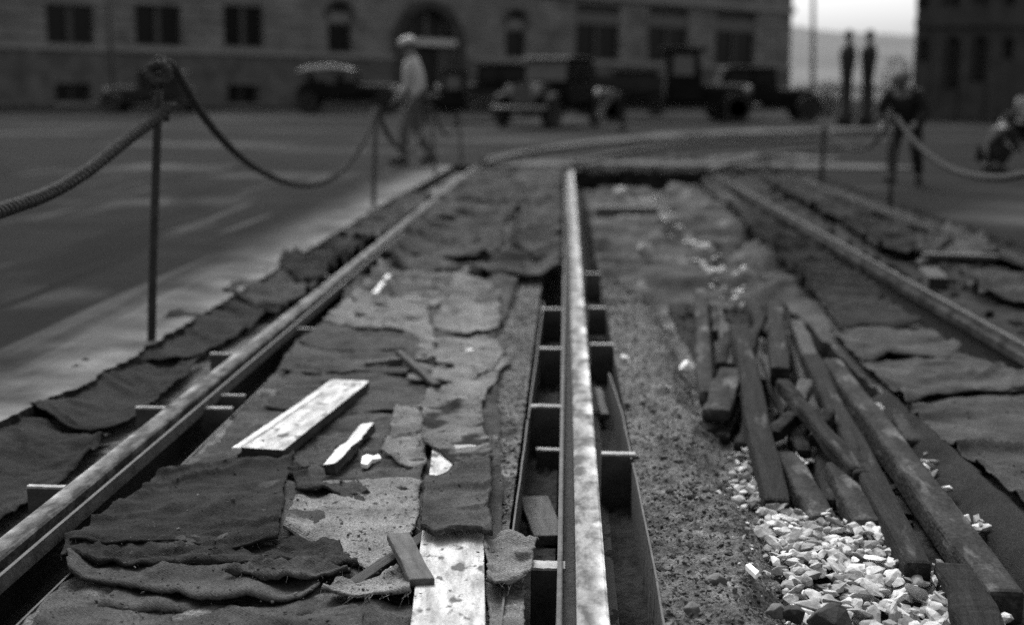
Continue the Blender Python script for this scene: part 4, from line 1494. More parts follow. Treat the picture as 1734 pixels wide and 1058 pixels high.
def arch_fill(mb, q, d, n=14):
    """spandrels closing a round head inside a rectangular opening"""
    u0, u1, v1 = q[0], q[1], q[3]
    r = (u1 - u0) / 2
    c = (u0 + u1) / 2
    vc = v1 - r
    arc = [(c - r * math.cos(PI * i / n), vc + r * math.sin(PI * i / n)) for i in range(n + 1)]
    for i in range(n):
        a, b = arc[i], arc[i + 1]
        mb.add([fpt(a[0], a[1], d), fpt(b[0], b[1], d), fpt(b[0], v1, d), fpt(a[0], v1, d)], [(0, 1, 2, 3)])
        mb.add([fpt(a[0], a[1], d), fpt(b[0], b[1], d), fpt(b[0], b[1], -.5), fpt(a[0], a[1], -.5)], [(0, 1, 2, 3)])


wb.cur = 0
for q in openings:
    if q[4] in ('arch', 'door'):
        arch_fill(wb, q, 0.0)
wall = wb.build('wall', [M['facade'], M['facade_base']], bld)
tr_ = MB()
fbox(tr_, UL, fuv(665, 60)[0], COURSE - .12, COURSE + .14, .02, .22)
fbox(tr_, fuv(797, 60)[0], UR, COURSE - .12, COURSE + .14, .02, .22)
tr_.build('string_course', M['trim'], bld)
tr_ = MB()
fbox(tr_, fuv(900, 60)[0], UR + .15, fuv(1200, 14)[1] + .05, fuv(1200, 3)[1], .0, .28)
fbox(tr_, UL, UR + .2, TOPV, TOPV + .6, -.4, .6)
tr_.build('cornice', M['trim'], bld)
rf = MB()
rf.add([fpt(UL, TOPV + .6, .5), fpt(UR, TOPV + .6, .5), fpt(UR - 3, TOPV + 3.5, -DEP / 2), fpt(UL + 3, TOPV + 3.5, -DEP / 2), fpt(UR, TOPV + .6, -DEP), fpt(UL, TOPV + .6, -DEP)],
       [(0, 1, 2, 3), (3, 2, 4, 5), (1, 4, 2), (0, 3, 5)])
rf.build('roof', M['roof'], bld)


def arch_ring(mb, q, w_, d0, d1, n=16):
    u0, u1, v1 = q[0], q[1], q[3]
    r = (u1 - u0) / 2
    c = (u0 + u1) / 2
    vc = v1 - r
    for i in range(n):
        a0, a1 = PI * i / n, PI * (i + 1) / n
        vs = []
        for d in (d0, d1):
            for rr, aa in ((r, a0), (r + w_, a0), (r + w_, a1), (r, a1)):
                vs.append(fpt(c - rr * math.cos(aa), vc + rr * math.sin(aa), d))
        mb.add(vs, [(3, 2, 1, 0), (4, 5, 6, 7), (0, 1, 5, 4), (1, 2, 6, 5), (2, 3, 7, 6), (3, 0, 4, 7)])


for q in wins + [o for o in openings if o[4] == 'upper']:
    u0, u1, v0, v1, kd = q
    fr_ = MB()
    t = .10
    top = v1
    if kd == 'hood':
        top = v1 - (v1 - v0) * .17
    if kd == 'arch':
        top = v1 - (v1 - v0) * .40
    fbox(fr_, u0, u0 + t, v0, top, -.36, -.24)
    fbox(fr_, u1 - t, u1, v0, top, -.36, -.24)
    fbox(fr_, u0 + t, u1 - t, v0, v0 + t, -.36, -.24)
    fbox(fr_, u0 + t, u1 - t, top - t, top, -.36, -.24)
    if kd in ('pair', 'hood', 'upper'):
        um = (u0 + u1) / 2
        fbox(fr_, um - .16, um + .16, v0 + t, top - t, -.37, -.18)
    if kd == 'cellar':
        um = (u0 + u1) / 2
        fbox(fr_, um - .05, um + .05, v0 + t, top - t, -.35, -.25)
    fo = fr_.build('window', M['frame'], bld)
    pn = MB()
    fbox(pn, u0 + .02, u1 - .02, v0 + .02, v1 if kd == 'arch' else v1 - .02, -.46, -.34)
    pn.build('pane', M['glass'], fo)
    sl = MB()
    fbox(sl, u0 - .12, u1 + .12, v0 - .16, v0 - .002, -.12, .16 if kd != 'cellar' else .2)
    sl.build('sill', M['trim'], fo)
    if kd == 'hood':
        bl = MB()
        fbox(bl, u0 + .02, u1 - .02, v1 - (v1 - v0) * .36, v1 - (v1 - v0) * .15, -.30, -.12)
        bl.build('blind', M['blind'], fo)
    if kd == 'arch':
        bl = MB()
        fbox(bl, u0 + .02, u1 - .02, v1 - (v1 - v0) * .40, v1 - (v1 - v0) * .17, -.30, -.16)
        bl.build('blind', M['facade'], fo)
        ar = MB()
        arch_ring(ar, q, .3, .0, .08)
        ar.build('arch_surround', M['facade2'], fo)
# doorway
u0, u1, v0, v1, kd = door
dr = MB()
uc = (u0 + u1) / 2
fbox(dr, u0, u1, 0.0, v1, -.62, -.50)
do_ = dr.build('door', M['door'], bld)
p = MB()
hv0, hv1 = fuv(720, 77)[1], fuv(720, 66)[1]
fbox(p, u0 + .0, u1 - .0, hv0, hv1, -.45, .04)
p.build('transom_bar', M['frame_white'], do_)
for q, hw_, vt in ((0, .10, v1 - .2), (-.3, .04, v1 - .7), (.3, .04, v1 - .7)):
    p = MB()
    fbox(p, uc + q * (u1 - u0) - hw_, uc + q * (u1 - u0) + hw_, hv1, vt, -.48, -.36)
    p.build('fanlight_bar', M['blind'], do_)
for qa, qb in ((u0, uc - .75), (uc + .95, u1)):
    p = MB()
    fbox(p, qa, qb, 0, hv0, -.48, -.3)
    p.build('side_panel', M['frame'], do_)
p = MB()
arch_ring(p, door, .62, .0, .16)
fbox(p, u0 - .62, u0, 0.0, v1 - (u1 - u0) / 2, .0, .16)
fbox(p, u1, u1 + .62, 0.0, v1 - (u1 - u0) / 2, .0, .16)
p.build('door_surround', M['facade2'], do_)
p = MB()
fbox(p, u0 - .3, u1 + .3, 0, .16, .02, .9)
fbox(p, u0, u1, .16, .32, -.5, .45)
p.build('doorstep', M['trim'], bld)
tag(MB().add([], []).build('pavement', M['trim']), kind='structure') if False else None
pv = MB()
fbox(pv, UL, UR + 1, -.05, .13, .11, 3.0)
tag(pv.build('pavement', M['paving']), kind='structure')

# ------------------------------------------------------------------ right building
gR = at(1541, 203, 0)
bR = empty('dark_building', gR, 'black sooty building with tall round headed windows at the right edge', 'building')
YR = gR.y
xL = gR.x
wR = MB()
opsR = []
for x0, x1, y0, y1 in ((1556, 1572, 66, 105), (1597, 1626, 62, 152), (1643, 1672, 62, 140), (1697, 1718, 64, 100), (1595, 1628, -40, 12), (1645, 1675, -40, 8), (1555, 1575, -30, 14), (1700, 1722, -30, 10)):
    a, b = atY(x0, y1, YR), atY(x1, y0, YR)
    opsR.append((a.x, b.x, a.z, b.z))
for k_ in range(5):
    x = atY(1760 + k_ * 55, 100, YR).x
    opsR.append((x, x + .9, 1.2, 3.6))
uc_ = sorted({xL, xL + 26} | {q[0] for q in opsR} | {q[1] for q in opsR})
vc_ = sorted({0, 13} | {q[2] for q in opsR} | {q[3] for q in opsR})
DR = {}
for i in range(len(uc_) - 1):
    for j in range(len(vc_) - 1):
        u, v = (uc_[i] + uc_[i + 1]) / 2, (vc_[j] + vc_[j + 1]) / 2
        DR[i, j] = .4 if any(q[0] < u < q[1] and q[2] < v < q[3] for q in opsR) else 0.0
for (i, j), d in DR.items():
    a, b, c_, e = uc_[i], uc_[i + 1], vc_[j], vc_[j + 1]
    if d == 0:
        wR.add([(a, YR, c_), (b, YR, c_), (b, YR, e), (a, YR, e)], [(0, 1, 2, 3)])
    for n2, pa, pb in (((i + 1, j), (b, c_), (b, e)), ((i, j + 1), (a, e), (b, e))):
        if n2 in DR and DR[n2] != d:
            wR.add([(pa[0], YR, pa[1]), (pb[0], YR, pb[1]), (pb[0], YR + .4, pb[1]), (pa[0], YR + .4, pa[1])], [(0, 1, 2, 3)])
XB = atY(1541, 100, YR + 14).x + 1.0
wR.add([(xL, YR, 0), (XB, YR + 14, 0), (XB, YR + 14, 13), (xL, YR, 13)], [(0, 1, 2, 3)])
wR.add([(xL + 26, YR, 0), (xL + 26, YR + 14, 0), (xL + 26, YR + 14, 13), (xL + 26, YR, 13)], [(0, 1, 2, 3)])
wR.add([(XB, YR + 14, 0), (xL + 26, YR + 14, 0), (xL + 26, YR + 14, 13), (XB, YR + 14, 13)], [(0, 1, 2, 3)])
wR.build('wall', M['facade2'], bR)
rR = MB()
rR.prism([(xL - .4, YR - .4), (xL + 26.4, YR - .4), (xL + 26.4, YR + 14.4), (XB - .4, YR + 14.4)], 13.0, 13.4, 'xy')
rR.build('roof', M['roof'], bR)
cR = MB()
zc = atY(1640, 40, YR).z
cR.box((xL + 13, YR - .08, zc), (26.1, .18, .3))
for x0 in (1585, 1634, 1682):
    cR.box((atY(x0, 100, YR).x, YR - .06, 1.8), (.35, .14, 3.6))
cR.build('pilasters', M['facade2'], bR)
for q in opsR:
    fr_ = MB()
    r_ = (q[1] - q[0]) / 2
    c_ = (q[0] + q[1]) / 2
    n = 10
    arc = [(c_ - r_ * math.cos(PI * i / n), q[3] - r_ + r_ * math.sin(PI * i / n)) for i in range(n + 1)]
    for i in range(n):
        a, b = arc[i], arc[i + 1]
        fr_.add([(a[0], YR + .01, a[1]), (b[0], YR + .01, b[1]), (b[0], YR + .01, q[3]), (a[0], YR + .01, q[3])], [(0, 1, 2, 3)])
        fr_.add([(a[0], YR + .01, a[1]), (b[0], YR + .01, b[1]), (b[0], YR + .38, b[1]), (a[0], YR + .38, a[1])], [(0, 1, 2, 3)])
    fr_.box((c_, YR + .33, (q[2] + q[3]) / 2), (.06, .06, q[3] - q[2]))
    fo = fr_.build('window', M['facade2'], bR)
    pn = MB()
    pn.box((c_, YR + .39, (q[2] + q[3]) / 2), (q[1] - q[0], .04, q[3] - q[2]))
    pn.build('pane', M['glass'], fo)

# ------------------------------------------------------------------ hill
hb = MB()
nxh, nyh = 90, 24
vs = []
for j in range(nyh + 1):
    for i in range(nxh + 1):
        x = -700 + 1500 * i / nxh
        y = 430 + 700 * j / nyh
        crest = 50 - 0.04 * (x - 100) + 6 * fbm(x * .006, 3)
        zz = -0.3 + (crest) * sstep(430, 980, y) + 4 * fbm(x * .02, y * .02) * sstep(430, 500, y)
        vs.append((x, y, zz))
hb.add(vs, [(r * (nxh + 1) + i, r * (nxh + 1) + i + 1, (r + 1) * (nxh + 1) + i + 1, (r + 1) * (nxh + 1) + i) for r in range(nyh) for i in range(nxh)])
tag(hb.build('hills', M['hill'], origin=(0, 0, 0), smooth=True), kind='structure')

# ------------------------------------------------------------------ poles and gate pillars


def pole(px, ytop, ybase, rad, label, m='iron', arm=False):
    b = at(px[1], ybase, 0)
    hgt = 7.5
    t = atY(px[0], ytop, b.y)
    d = (t - b).normalized()
    root = empty('street_pole', b, label, 'pole', 'tall iron street poles')
    mb = MB()
    mb.tube([b, b + d * .9, b + d * 1.0, b + d * hgt], [rad * 1.7, rad * 1.5, rad, rad * .75], 12)
    mb.build('shaft', M[m], root, smooth=True)
    mb = MB()
    mb.lathe([(rad * 2.4, 0), (rad * 2.4, .25), (rad * 1.8, .35)], b, 12)
    mb.build('base', M[m], root, smooth=False)
    mb = MB()
    mb.lathe([(rad * .8, 0), (rad * 1.4, .06), (rad * 1.2, .2), (.01, .35)], b + d * hgt, 12)
    mb.build('finial', M[m], root, smooth=True)


pole((184, 0, 0)[0:1] + (193,), 0, 191, .10, 'slender iron pole in front of the left windows of the stone building')
pole((1377, 1376), 0, 196, .12, 'grey pole against the bright sky beside the stone building corner', 'post_pale')
for px, label in ((1430, 'left one of the two dark gate pillars with knob finials'), (1465, 'right one of the two dark gate pillars with knob finials')):
    b = at(px, 214, 0)
    s_ = 54 / 1.08 / 1.0
    top = atY(px, 50, b.y).z
    root = empty('gate_pillar', b, label, 'pillar', 'pair of gate pillars against the sky')
    mb = MB()
    mb.lathe([(.30, 0), (.30, .35), (.23, .45), (.20, top * .45), (.24, top * .60), (.30, top * .74), (.27, top * .80), (.13, top * .86)], b, 14)
    mb.build('shaft', M['iron'], root, smooth=True)
    mb = MB()
    mb.lathe([(.10, top * .86), (.09, top * .89), (.15, top * .93), (.16, top * .96), (.10, top * .99), (.02, top)], b, 14)
    mb.build('finial', M['iron'], root, smooth=True)
# iron railing between building corner and pillars
fa, fb_ = at(1345, 196, 0), at(1545, 206, 0)
root = empty('iron_railing', fa, 'dark iron railing between the stone building corner and the dark building', 'railing')
mb = MB()
n = 34
for i in range(n + 1):
    p = fa.lerp(fb_, i / n)
    mb.box((p.x, p.y, .8), (.07, .05, 1.6))
mb.build('bars', M['iron'], root)
mb = MB()
for z in (.25, 1.35):
    mb.tube([fa + Vector((0, 0, z)), fb_ + Vector((0, 0, z))], .05, 6)
mb.build('rails', M['iron'], root)
# low shrubs behind the railing


def shrub(px, py0, py1, wpx, label, seed):
    b = at(px, py1, 0)
    sc = b.y / FPX
    rx, hz = wpx * sc / 2, (py1 - py0) * sc
    rr = random.Random(seed)
    root = empty('shrub', b, label, 'shrub')
    mb = MB()
    for i in range(420):
        q = Vector((rr.gauss(0, 1), rr.gauss(0, 1), rr.gauss(0, 1))).normalized() * rr.random() ** .4
        p = b + Vector((q.x * rx, q.y * rx * .8, hz * .55 + q.z * hz * .5))
        s = rr.uniform(.05, .14)
        e = Matrix.Rotation(rr.uniform(0, 6), 3, 'Z') @ Matrix.Rotation(rr.uniform(-1.2, 1.2), 3, 'X')
        mb.add([p + e @ Vector(v) * s for v in ((-1, 0, 0), (0, -.5, .1), (1, 0, 0), (0, .5, .1))], [(0, 1, 2, 3)])
    mb.build('foliage', M['roof'], root)
    mb = MB()
    for i in range(5):
        mb.tube([b, b + Vector((rr.uniform(-.3, .3) * rx, rr.uniform(-.3, .3) * rx, hz * .7))], [.03, .012], 6)
    mb.build('stem', M['timber'], root)


shrub(1400, 140, 200, 60, 'ragged shrub behind the railing near the stone building corner', 3)
shrub(1515, 100, 204, 60, 'taller shrub behind the railing beside the dark building', 4)

# ------------------------------------------------------------------ vehicles


def wheel(root, c, r, wd=.14):
    tb_ = MB()
    c = Vector(c)
    tb_.lathe([(r * .74, -wd / 2), (r * .94, -wd / 2), (r, -wd / 4), (r, wd / 4), (r * .94, wd / 2), (r * .74, wd / 2), (r * .74, -wd / 2)], c, 24, 'y')
    wo = tb_.build('wheel', M['tyre'], root, world=False, smooth=False)
    rm = MB()
    rm.lathe([(.02, -wd * .4), (r * .18, -wd * .4), (r * .18, wd * .4), (.02, wd * .4)], c, 12, 'y')
    rm.lathe([(r * .66, -wd * .3), (r * .76, -wd * .3), (r * .76, wd * .3), (r * .66, wd * .3), (r * .66, -wd * .3)], c, 24, 'y')
    for k in range(12):
        a = 2 * PI * k / 12
        rm.tube([c + Vector((math.cos(a) * r * .15, 0, math.sin(a) * r * .15)), c + Vector((math.cos(a) * r * .7, 0, math.sin(a) * r * .7))], .016, 5)
    rm.build('rim', M['rim'], wo, world=False)


def fender(root, cx, y, r, m):
    mb = MB()
    vs = []
    n = 12
    for i in range(n + 1):
        a = PI * (0.02 + 1.0 * i / n)
        x, z = cx + math.cos(a) * r * 1.18, r + math.sin(a) * r * 1.2
        for dy, dz in ((-.13, -.03), (-.09, .0), (.09, .0), (.13, -.03)):
            vs.append((x, y + dy, z + dz))
    mb.add(vs, [(k * 4 + i, k * 4 + i + 1, k * 4 + 5 + i, k * 4 + 4 + i) for k in range(n) for i in range(3)])
    o = mb.build('mudguard', M[m], root, world=False, smooth=True)
    o.modifiers.new('thickness', 'SOLIDIFY').thickness = .02


def vehicle(p, rz, kind, label, cat, m='car', sc=1.0, name='parked_car'):
    """1920s vehicle, local x forward, y left, z up"""
    root = empty(name, p, label, cat, 'motor vehicles parked in front of the stone building')
    TOTAL_LOC[root.name] = Vector()
    wb_ = 2.9 if kind != 'truck' else 3.6
    r = .40
    ax = (wb_ / 2, -wb_ / 2)
    for x in ax:
        for y in (.70, -.70):
            wheel(root, (x, y, r), r)
            fender(root, x, y, r, m)
    b = MB()
    # chassis, bonnet with rounded top, scuttle
    b.box((0, 0, .52), (wb_ + .7, .8, .12))
    bon = [(-.33, .56), (.33, .56), (.35, .92), (.26, 1.06), (.1, 1.12), (-.1, 1.12), (-.26, 1.06), (-.35, .92)]
    b.prism(bon, wb_ / 2 - 1.05, wb_ / 2 + .30, 'yz')
    b.build('bonnet', M[m], root, world=False, bevel=.02)
    rb = MB()
    for y in (.68, -.68):
        rb.box((-.05, y, .42), (wb_ - .9, .3, .04))
    rb.build('running_board', M[m], root, world=False)
    rd = MB()
    rd.prism([(-.30, .6), (.30, .6), (.32, .95), (.2, 1.1), (-.2, 1.1), (-.32, .95)], wb_ / 2 + .31, wb_ / 2 + .37, 'yz')
    rd.build('radiator', M['rim'], root, world=False)
    for y in (.36, -.36):
        hl = MB()
        hl.lathe([(.03, -.14), (.10, -.08), (.14, .02), (.15, .07), (.13, .085)], (wb_ / 2 + .32, y, .92), 16, 'x')
        hl.build('headlight', M['chrome'], root, world=False, smooth=True)
    bp = MB()
    bp.tube([(wb_ / 2 + .62, -.75, .5), (wb_ / 2 + .66, 0, .5), (wb_ / 2 + .62, .75, .5)], .045, 8)
    bp.build('bumper', M['chrome'], root, world=False, smooth=True)
    fx_ = wb_ / 2 - 1.05
    if kind in ('sedan', 'tourer'):
        bd = MB()
        bk = -wb_ / 2 - .35
        bd.prism([(fx_ + .02, .58), (fx_ + .02, 1.10), (bk + .25, 1.16), (bk, 1.0), (bk - .05, .62)], -.70, .70, 'xz')
        bd.build('body', M[m], root, world=False, bevel=.06)
        if kind == 'sedan':
            cb = MB()
            cb.prism([(fx_ - .04, 1.12), (fx_ - .14, 1.72), (bk + .35, 1.72), (bk + .12, 1.17)], -.64, .64, 'xz')
            cb.build('cabin', M[m], root, world=False, bevel=.05)
            rfm = MB()
            rfm.prism([(fx_ + .06, 1.73), (fx_ - .2, 1.80), (bk + .5, 1.81), (bk + .28, 1.73)], -.68, .68, 'xz')
            rfm.build('roof', M[m], root, world=False, bevel=.04)
            for y, s in ((.645, 1), (-.645, -1)):
                for x0, x1 in ((fx_ - .85, fx_ - .22), (bk + .45, fx_ - .98)):
                    g_ = MB()
                    g_.box(((x0 + x1) / 2, y, 1.43), (x1 - x0, .02, .44))
                    g_.build('side_window', M['glass'], root, world=False)
            g_ = MB()
            g_.add([(fx_ - .035, -.56, 1.18), (fx_ - .035, .56, 1.18), (fx_ - .12, .56, 1.66), (fx_ - .12, -.56, 1.66), (fx_ - .06, -.56, 1.18), (fx_ - .06, .56, 1.18), (fx_ - .15, .56, 1.66), (fx_ - .15, -.56, 1.66)],
                   [(0, 1, 2, 3), (7, 6, 5, 4), (0, 4, 5, 1), (3, 2, 6, 7), (0, 3, 7, 4), (1, 5, 6, 2)])
            g_.build('windscreen', M['blind'], root, world=False)
        else:
            tp = MB()
            prof = [(fx_ - .1, 1.62), (fx_ - .5, 1.74), (-.5, 1.80), (bk + .5, 1.76), (bk + .05, 1.62), (bk - .02, 1.50), (bk + .3, 1.56), (-.5, 1.66), (fx_ - .4, 1.62)]
            tp.prism(prof, -.68, .68, 'xz')
            tp.build('canvas_top', M['canvas'], root, world=False, bevel=.06)
            fm = MB()
            for y in (.62, -.62):
                for x in (fx_ - .12, -.5, bk + .25):
                    fm.tube([(x, y, 1.1), (x, y, 1.66)], .022, 6)
            fm.build('top_frame', M['iron'], root, world=False)
            se = MB()
            for x in (.0, -1.1):
                se.box((x, 0, 1.12), (.55, 1.1, .2))
                se.box((x - .28, 0, 1.26), (.14, 1.1, .4))
            se.build('seats', M['car'], root, world=False, bevel=.05)
            ws = MB()
            ws.box((fx_ - .02, 0, 1.36), (.03, 1.1, .5))
            ws.build('windscreen', M['glass'], root, world=False)
    if kind == 'truck':
        cb = MB()
        cb.prism([(fx_ + .0, .58), (fx_ + .0, 1.2), (fx_ - .1, 2.05), (fx_ - 1.05, 2.05), (fx_ - 1.05, .58)], -.72, .72, 'xz')
        cb.build('cab', M[m], root, world=False, bevel=.04)
        rfm = MB()
        rfm.box((fx_ - .5, 0, 2.10), (1.35, 1.55, .08))
        rfm.build('roof', M[m], root, world=False, bevel=.03)
        for y in (.725, -.725):
            g_ = MB()
            g_.box((fx_ - .55, y, 1.62), (.6, .02, .55))
            g_.build('side_window', M['blind'], root, world=False)
        bd = MB()
        x1, x0 = fx_ - 1.15, -wb_ / 2 - .9
        bd.box(((x0 + x1) / 2, 0, .92), (x1 - x0, 1.9, .12))
        bd.build('flatbed', M['car2'], root, world=False, bevel=.02)
        sb = MB()
        for y in (.93, -.93):
            sb.box(((x0 + x1) / 2, y, 1.14), (x1 - x0, .05, .30))
        sb.box((x0 + .03, 0, 1.14), (.05, 1.8, .30))
        sb.build('side_boards', M['car2'], root, world=False)
    root.rotation_euler = (0, 0, rz)
    root.scale = (sc, sc, sc)
    return root


def vat(px, py):
    return at(px, py, 0)


# rz: 0 = facing +X (right), PI = facing left
vehicle(vat(255, 192), PI * .98, 'sedan', 'dark car behind the foreground rope post, by the left of the stone building', 'car', 'car2', 1.05)
vehicle(vat(590, 193), .05, 'tourer', 'open touring car with a pale canvas top, left of the doorway', 'car', 'car', 1.25)
vehicle(vat(778, 206), PI * 1.0, 'truck', 'low flatbed truck parked behind the walking man', 'truck', 'car', .86, 'flatbed_truck')
vehicle(vat(828, 196), PI * .95, 'sedan', 'dim black car parked behind the front facing car', 'car', 'car', 1.3)
vehicle(vat(932, 215), -PI * .62, 'sedan', 'black car facing the viewer with bright headlights', 'car', 'car', 1.22)
vehicle(vat(1140, 206), .0, 'truck', 'tall cab truck with an empty dark bed in front of the right windows', 'truck', 'car', 1.32, 'flatbed_truck')
vehicle(vat(1290, 205), .1, 'sedan', 'dark car at the right end of the row of vehicles', 'car', 'car', 1.2)
vehicle(vat(1050, 196), PI * .97, 'sedan', 'black car mostly hidden behind the stooping worker', 'car', 'car', 1.2)
vehicle(vat(1862, 244), PI, 'tourer', 'dark open car with a pale top, cut off by the right photo edge', 'car', 'car', 1.0)
mb = MB()

# ------------------------------------------------------------------ people


def skin_obj(name, verts, edges, radii, mt, parent, sub=1):
    me = bpy.data.meshes.new(name)
    off = TOTAL_LOC.get(parent.name, Vector()) if parent else Vector()
    me.from_pydata([tuple(Vector(v)) for v in verts], edges, [])
    o = bpy.data.objects.new(name, me)
    COL.objects.link(o)
    if parent:
        o.parent = parent
    md = o.modifiers.new('skin', 'SKIN')
    md.use_smooth_shade = True
    lay = me.skin_vertices[0].data
    for i, r in enumerate(radii):
        lay[i].radius = (r, r) if not isinstance(r, tuple) else r
    lay[0].use_root = True
    if sub:
        s = o.modifiers.new('sub', 'SUBSURF')
        s.levels = sub
        s.render_levels = sub
    me.materials.append(mt)
    return o


def person(p, rz, J, label, coat, trous, cap, sc=1.0, cap_brim=.03, bulk=1.0):
    """J: joint positions in metres, local (x forward, y left, z up)"""
    root = empty('person', p, label, 'person')
    TOTAL_LOC[root.name] = Vector()
    V = {k: Vector(v) for k, v in J.items()}
    hd = (V['head'] - V['neck']).normalized()
    # body: one continuous skin
    names, pos, rad, ed = [], [], [], []

    def add(n, q, r, par=None):
        names.append(n); pos.append(Vector(q)); rad.append(r)
        if par is not None:
            ed.append((names.index(par), len(names) - 1))
    add('pelvis', V['pelvis'], .125)
    add('waist', V['pelvis'].lerp(V['chest'], .5), .115, 'pelvis')
    add('chest', V['chest'], .14, 'waist')
    add('neck', V['neck'], .055, 'chest')
    add('jaw', V['neck'].lerp(V['head'], .55) + Vector((.02, 0, 0)), .068, 'neck')
    add('head', V['head'], .092, 'jaw')
    add('crown', V['head'] + hd * .07, .07, 'head')
    for s in ('l', 'r'):
        add('sh' + s, V['sh' + s], .062, 'chest')
        add('el' + s, V['el' + s], .045, 'sh' + s)
        add('wr' + s, V['wr' + s], .032, 'el' + s)
        fd = (V['wr' + s] - V['el' + s]).normalized()
        add('pa' + s, V['wr' + s] + fd * .06, .036, 'wr' + s)
        add('hip' + s, V['hip' + s], .09, 'pelvis')
        add('kn' + s, V['kn' + s], .06, 'hip' + s)
        add('an' + s, V['an' + s], .042, 'kn' + s)
        add('toe' + s, V['toe' + s], .038, 'an' + s)
    body = skin_obj('body', pos, ed, rad, M['skin'], root)
    for s in ('l', 'r'):
        fd = (V['wr' + s] - V['el' + s]).normalized()
        sidev = Vector((0, 1, 0))
        fb = MB()
        base = V['wr' + s] + fd * .075
        for k in range(4):
            o_ = sidev * (.024 - .016 * k)
            L = (.068, .078, .074, .058)[k]
            fb.tube([base + o_, base + o_ + fd * L * .6, base + o_ + fd * L * .85 + Vector((.012, 0, -.012)), base + o_ + fd * L + Vector((.022, 0, -.03))], [.0095, .009, .008, .006], 7)
        fb.tube([V['wr' + s] + fd * .03 + sidev * .03, V['wr' + s] + fd * .065 + sidev * .052, V['wr' + s] + fd * .095 + sidev * .05], [.012, .011, .008], 7)
        fb.build('fingers', M['skin'], root, world=False, smooth=True)
    # face
    fw = Vector((1, 0, 0))
    fw = (fw - hd * fw.dot(hd)).normalized()
    sd_ = hd.cross(fw)
    c = V['head']
    MB().tube([c + fw * .088 + hd * .015, c + fw * .115 - hd * .02, c + fw * .09 - hd * .03], [.008, .014, .01], 6).build('nose', M['skin'], root, world=False, smooth=True)
    MB().tube([c + fw * .085 - hd * .055 + sd_ * .022, c + fw * .092 - hd * .055, c + fw * .085 - hd * .055 - sd_ * .022], .006, 6).build('mouth', M['skin'], root, world=False, smooth=True)
    for s in (-1, 1):
        MB().lathe([(.001, -.012), (.012, -.006), (.012, .006), (.001, .012)], c + fw * .082 + sd_ * s * .032 + hd * .012, 8).build('eye', M['hair'], root, world=False, smooth=True)
        MB().lathe([(.004, -.03), (.016, -.01), (.018, .015), (.004, .03)], c + sd_ * s * .092, 8).build('ear', M['skin'], root, world=False, smooth=True)
    hr = MB()
    hr.lathe([(.02, -.035), (.094, -.03), (.099, .0), (.098, .04), (.08, .085), (.02, .108)], (0, 0, 0), 14)
    q = Vector((0, 0, 1)).rotation_difference(hd).to_matrix()
    hr.v = [q @ v + c + hd * .005 - fw * .012 for v in hr.v]
    hr.build('hair', M['hair'], root, world=False, smooth=True)
    # cap
    cp_ = MB()
    cp_.lathe([(.105, .035), (.118, .05), (.122, .075), (.10, .115), (.05, .135), (.005, .14)], (0, 0, 0), 16)
    cp_.lathe([(.05, .034), (.105 + cap_brim, .030), (.11 + cap_brim, .036), (.05, .042)], (0, 0, 0), 16)
    cp_.v = [q @ v + c for v in cp_.v]
    cp_.build('cap', cap, root, world=False, smooth=True)
    # jacket with sleeves
    jn = [V['pelvis'] - Vector((0, 0, .08)), V['pelvis'].lerp(V['chest'], .45), V['chest'], V['chest'].lerp(V['neck'], .6)]
    jr = [.165, .15, .172, .085]
    je = [(0, 1), (1, 2), (2, 3)]
    for s in ('l', 'r'):
        i = len(jn)
        fd = (V['wr' + s] - V['el' + s]).normalized()
        jn += [V['sh' + s], V['el' + s], V['wr' + s] - fd * .02]
        jr += [.084, .066, .052]
        je += [(2, i), (i, i + 1), (i + 1, i + 2)]
    skin_obj('jacket', jn, je, [q_ * bulk for q_ in jr], coat, root)
    tn = [V['pelvis'] - Vector((0, 0, .02))]
    trr = [.145]
    te = []
    for s in ('l', 'r'):
        i = len(tn)
        tn += [V['hip' + s], V['kn' + s], V['an' + s] + (V['kn' + s] - V['an' + s]) * .1]
        trr += [.112, .084, .07]
        te += [(0, i), (i, i + 1), (i + 1, i + 2)]
    skin_obj('trousers', tn, te, trr, trous, root)
    for s in ('l', 'r'):
        sh = MB()
        a, t = V['an' + s], V['toe' + s]
        d = (t - a); d.z = 0
        d.normalize()
        sh.tube([a - d * .07 + Vector((0, 0, -.035)), a + Vector((0, 0, -.02)), a.lerp(t, .6), t + d * .03], [.045, .055, .05, .032], 10)
        sh.build('shoe', M['cloth_dark'], root, world=False, smooth=True)
    root.rotation_euler = (0, 0, rz)
    root.scale = (sc, sc, sc)
    return root


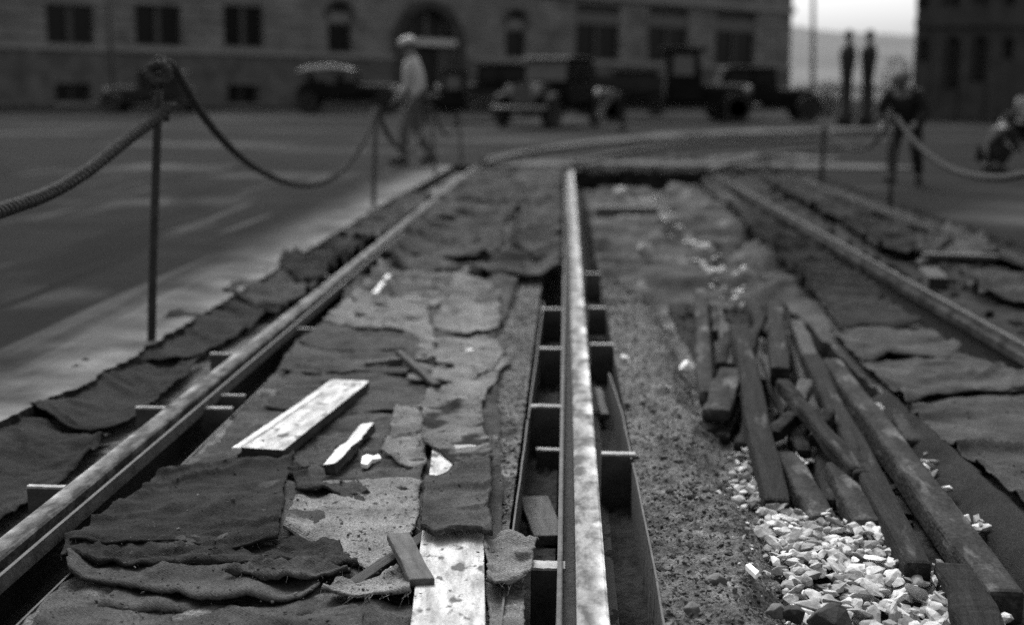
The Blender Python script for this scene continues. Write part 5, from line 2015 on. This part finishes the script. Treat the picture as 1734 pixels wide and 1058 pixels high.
walk = dict(pelvis=(0, 0, .92), chest=(.03, 0, 1.33), neck=(.05, 0, 1.50), head=(.09, 0, 1.62),
            shl=(.03, .19, 1.40), shr=(.03, -.19, 1.40), ell=(-.08, .26, 1.14), elr=(.05, -.26, 1.13), wrl=(.06, .26, .90), wrr=(.22, -.22, .95),
            hipl=(0, .10, .90), hipr=(0, -.10, .90), knl=(.15, .10, .52), knr=(-.03, -.10, .50), anl=(.17, .10, .10), anr=(-.24, -.10, .13),
            toel=(.33, .11, .05), toer=(-.11, -.11, .05))
pw_ = at(703, 281, 0)
person(pw_, PI * 1.05, walk, 'man striding left in a pale coat and light cap, by the third rope post', M['coat_pale'], M['trouser'], M['cap_pale'], 1.06, bulk=1.18)
bend = dict(pelvis=(0, 0, .86), chest=(.36, 0, 1.04), neck=(.52, 0, 1.06), head=(.64, 0, 1.04),
            shl=(.40, .19, 1.05), shr=(.40, -.19, 1.05), ell=(.46, .24, .78), elr=(.42, -.24, .78), wrl=(.60, .20, .56), wrr=(.56, -.18, .54),
            hipl=(0, .11, .84), hipr=(0, -.11, .84), knl=(.08, .16, .48), knr=(-.02, -.16, .48), anl=(-.02, .17, .09), anr=(-.14, -.17, .09),
            toel=(.14, .19, .045), toer=(.02, -.19, .045))
hunch = dict(pelvis=(0, 0, .82), chest=(.20, 0, 1.14), neck=(.30, 0, 1.27), head=(.39, 0, 1.36),
             shl=(.22, .20, 1.18), shr=(.22, -.20, 1.18), ell=(.24, .33, .94), elr=(.26, -.32, .94), wrl=(.46, .22, .80), wrr=(.46, -.20, .80),
             hipl=(0, .11, .80), hipr=(0, -.11, .80), knl=(.10, .17, .44), knr=(.06, -.17, .44), anl=(-.02, .19, .09), anr=(-.06, -.19, .09),
             toel=(.14, .21, .045), toer=(.10, -.21, .045))
person(at(1531, 312, 0), -PI * .5 - .55, hunch, 'man in black stooping behind the right hand rope post', M['cloth_dark'], M['cloth_dark'], M['trouser'], .92, .03, bulk=1.2)
person(at(1052, 222, 0), PI * 1.1, bend, 'worker in a pale cap stooping beside the tall cab truck', M['trouser'], M['cloth_dark'], M['cap_pale'], 1.05)
squat = dict(pelvis=(0, 0, .34), chest=(.20, 0, .66), neck=(.28, 0, .80), head=(.36, 0, .90),
             shl=(.22, .18, .73), shr=(.22, -.18, .73), ell=(.36, .22, .50), elr=(.36, -.22, .50), wrl=(.56, .14, .42), wrr=(.56, -.14, .40),
             hipl=(0, .11, .33), hipr=(0, -.11, .33), knl=(.38, .17, .44), knr=(.36, -.17, .42), anl=(.10, .16, .09), anr=(.08, -.16, .09),
             toel=(.26, .18, .045), toer=(.24, -.18, .045))
person(at(1672, 292, 0), .4, squat, 'person in dark clothes crouching at the right edge beyond the rope', M['cloth_dark'], M['cloth_dark'], M['cloth_dark'], .82)
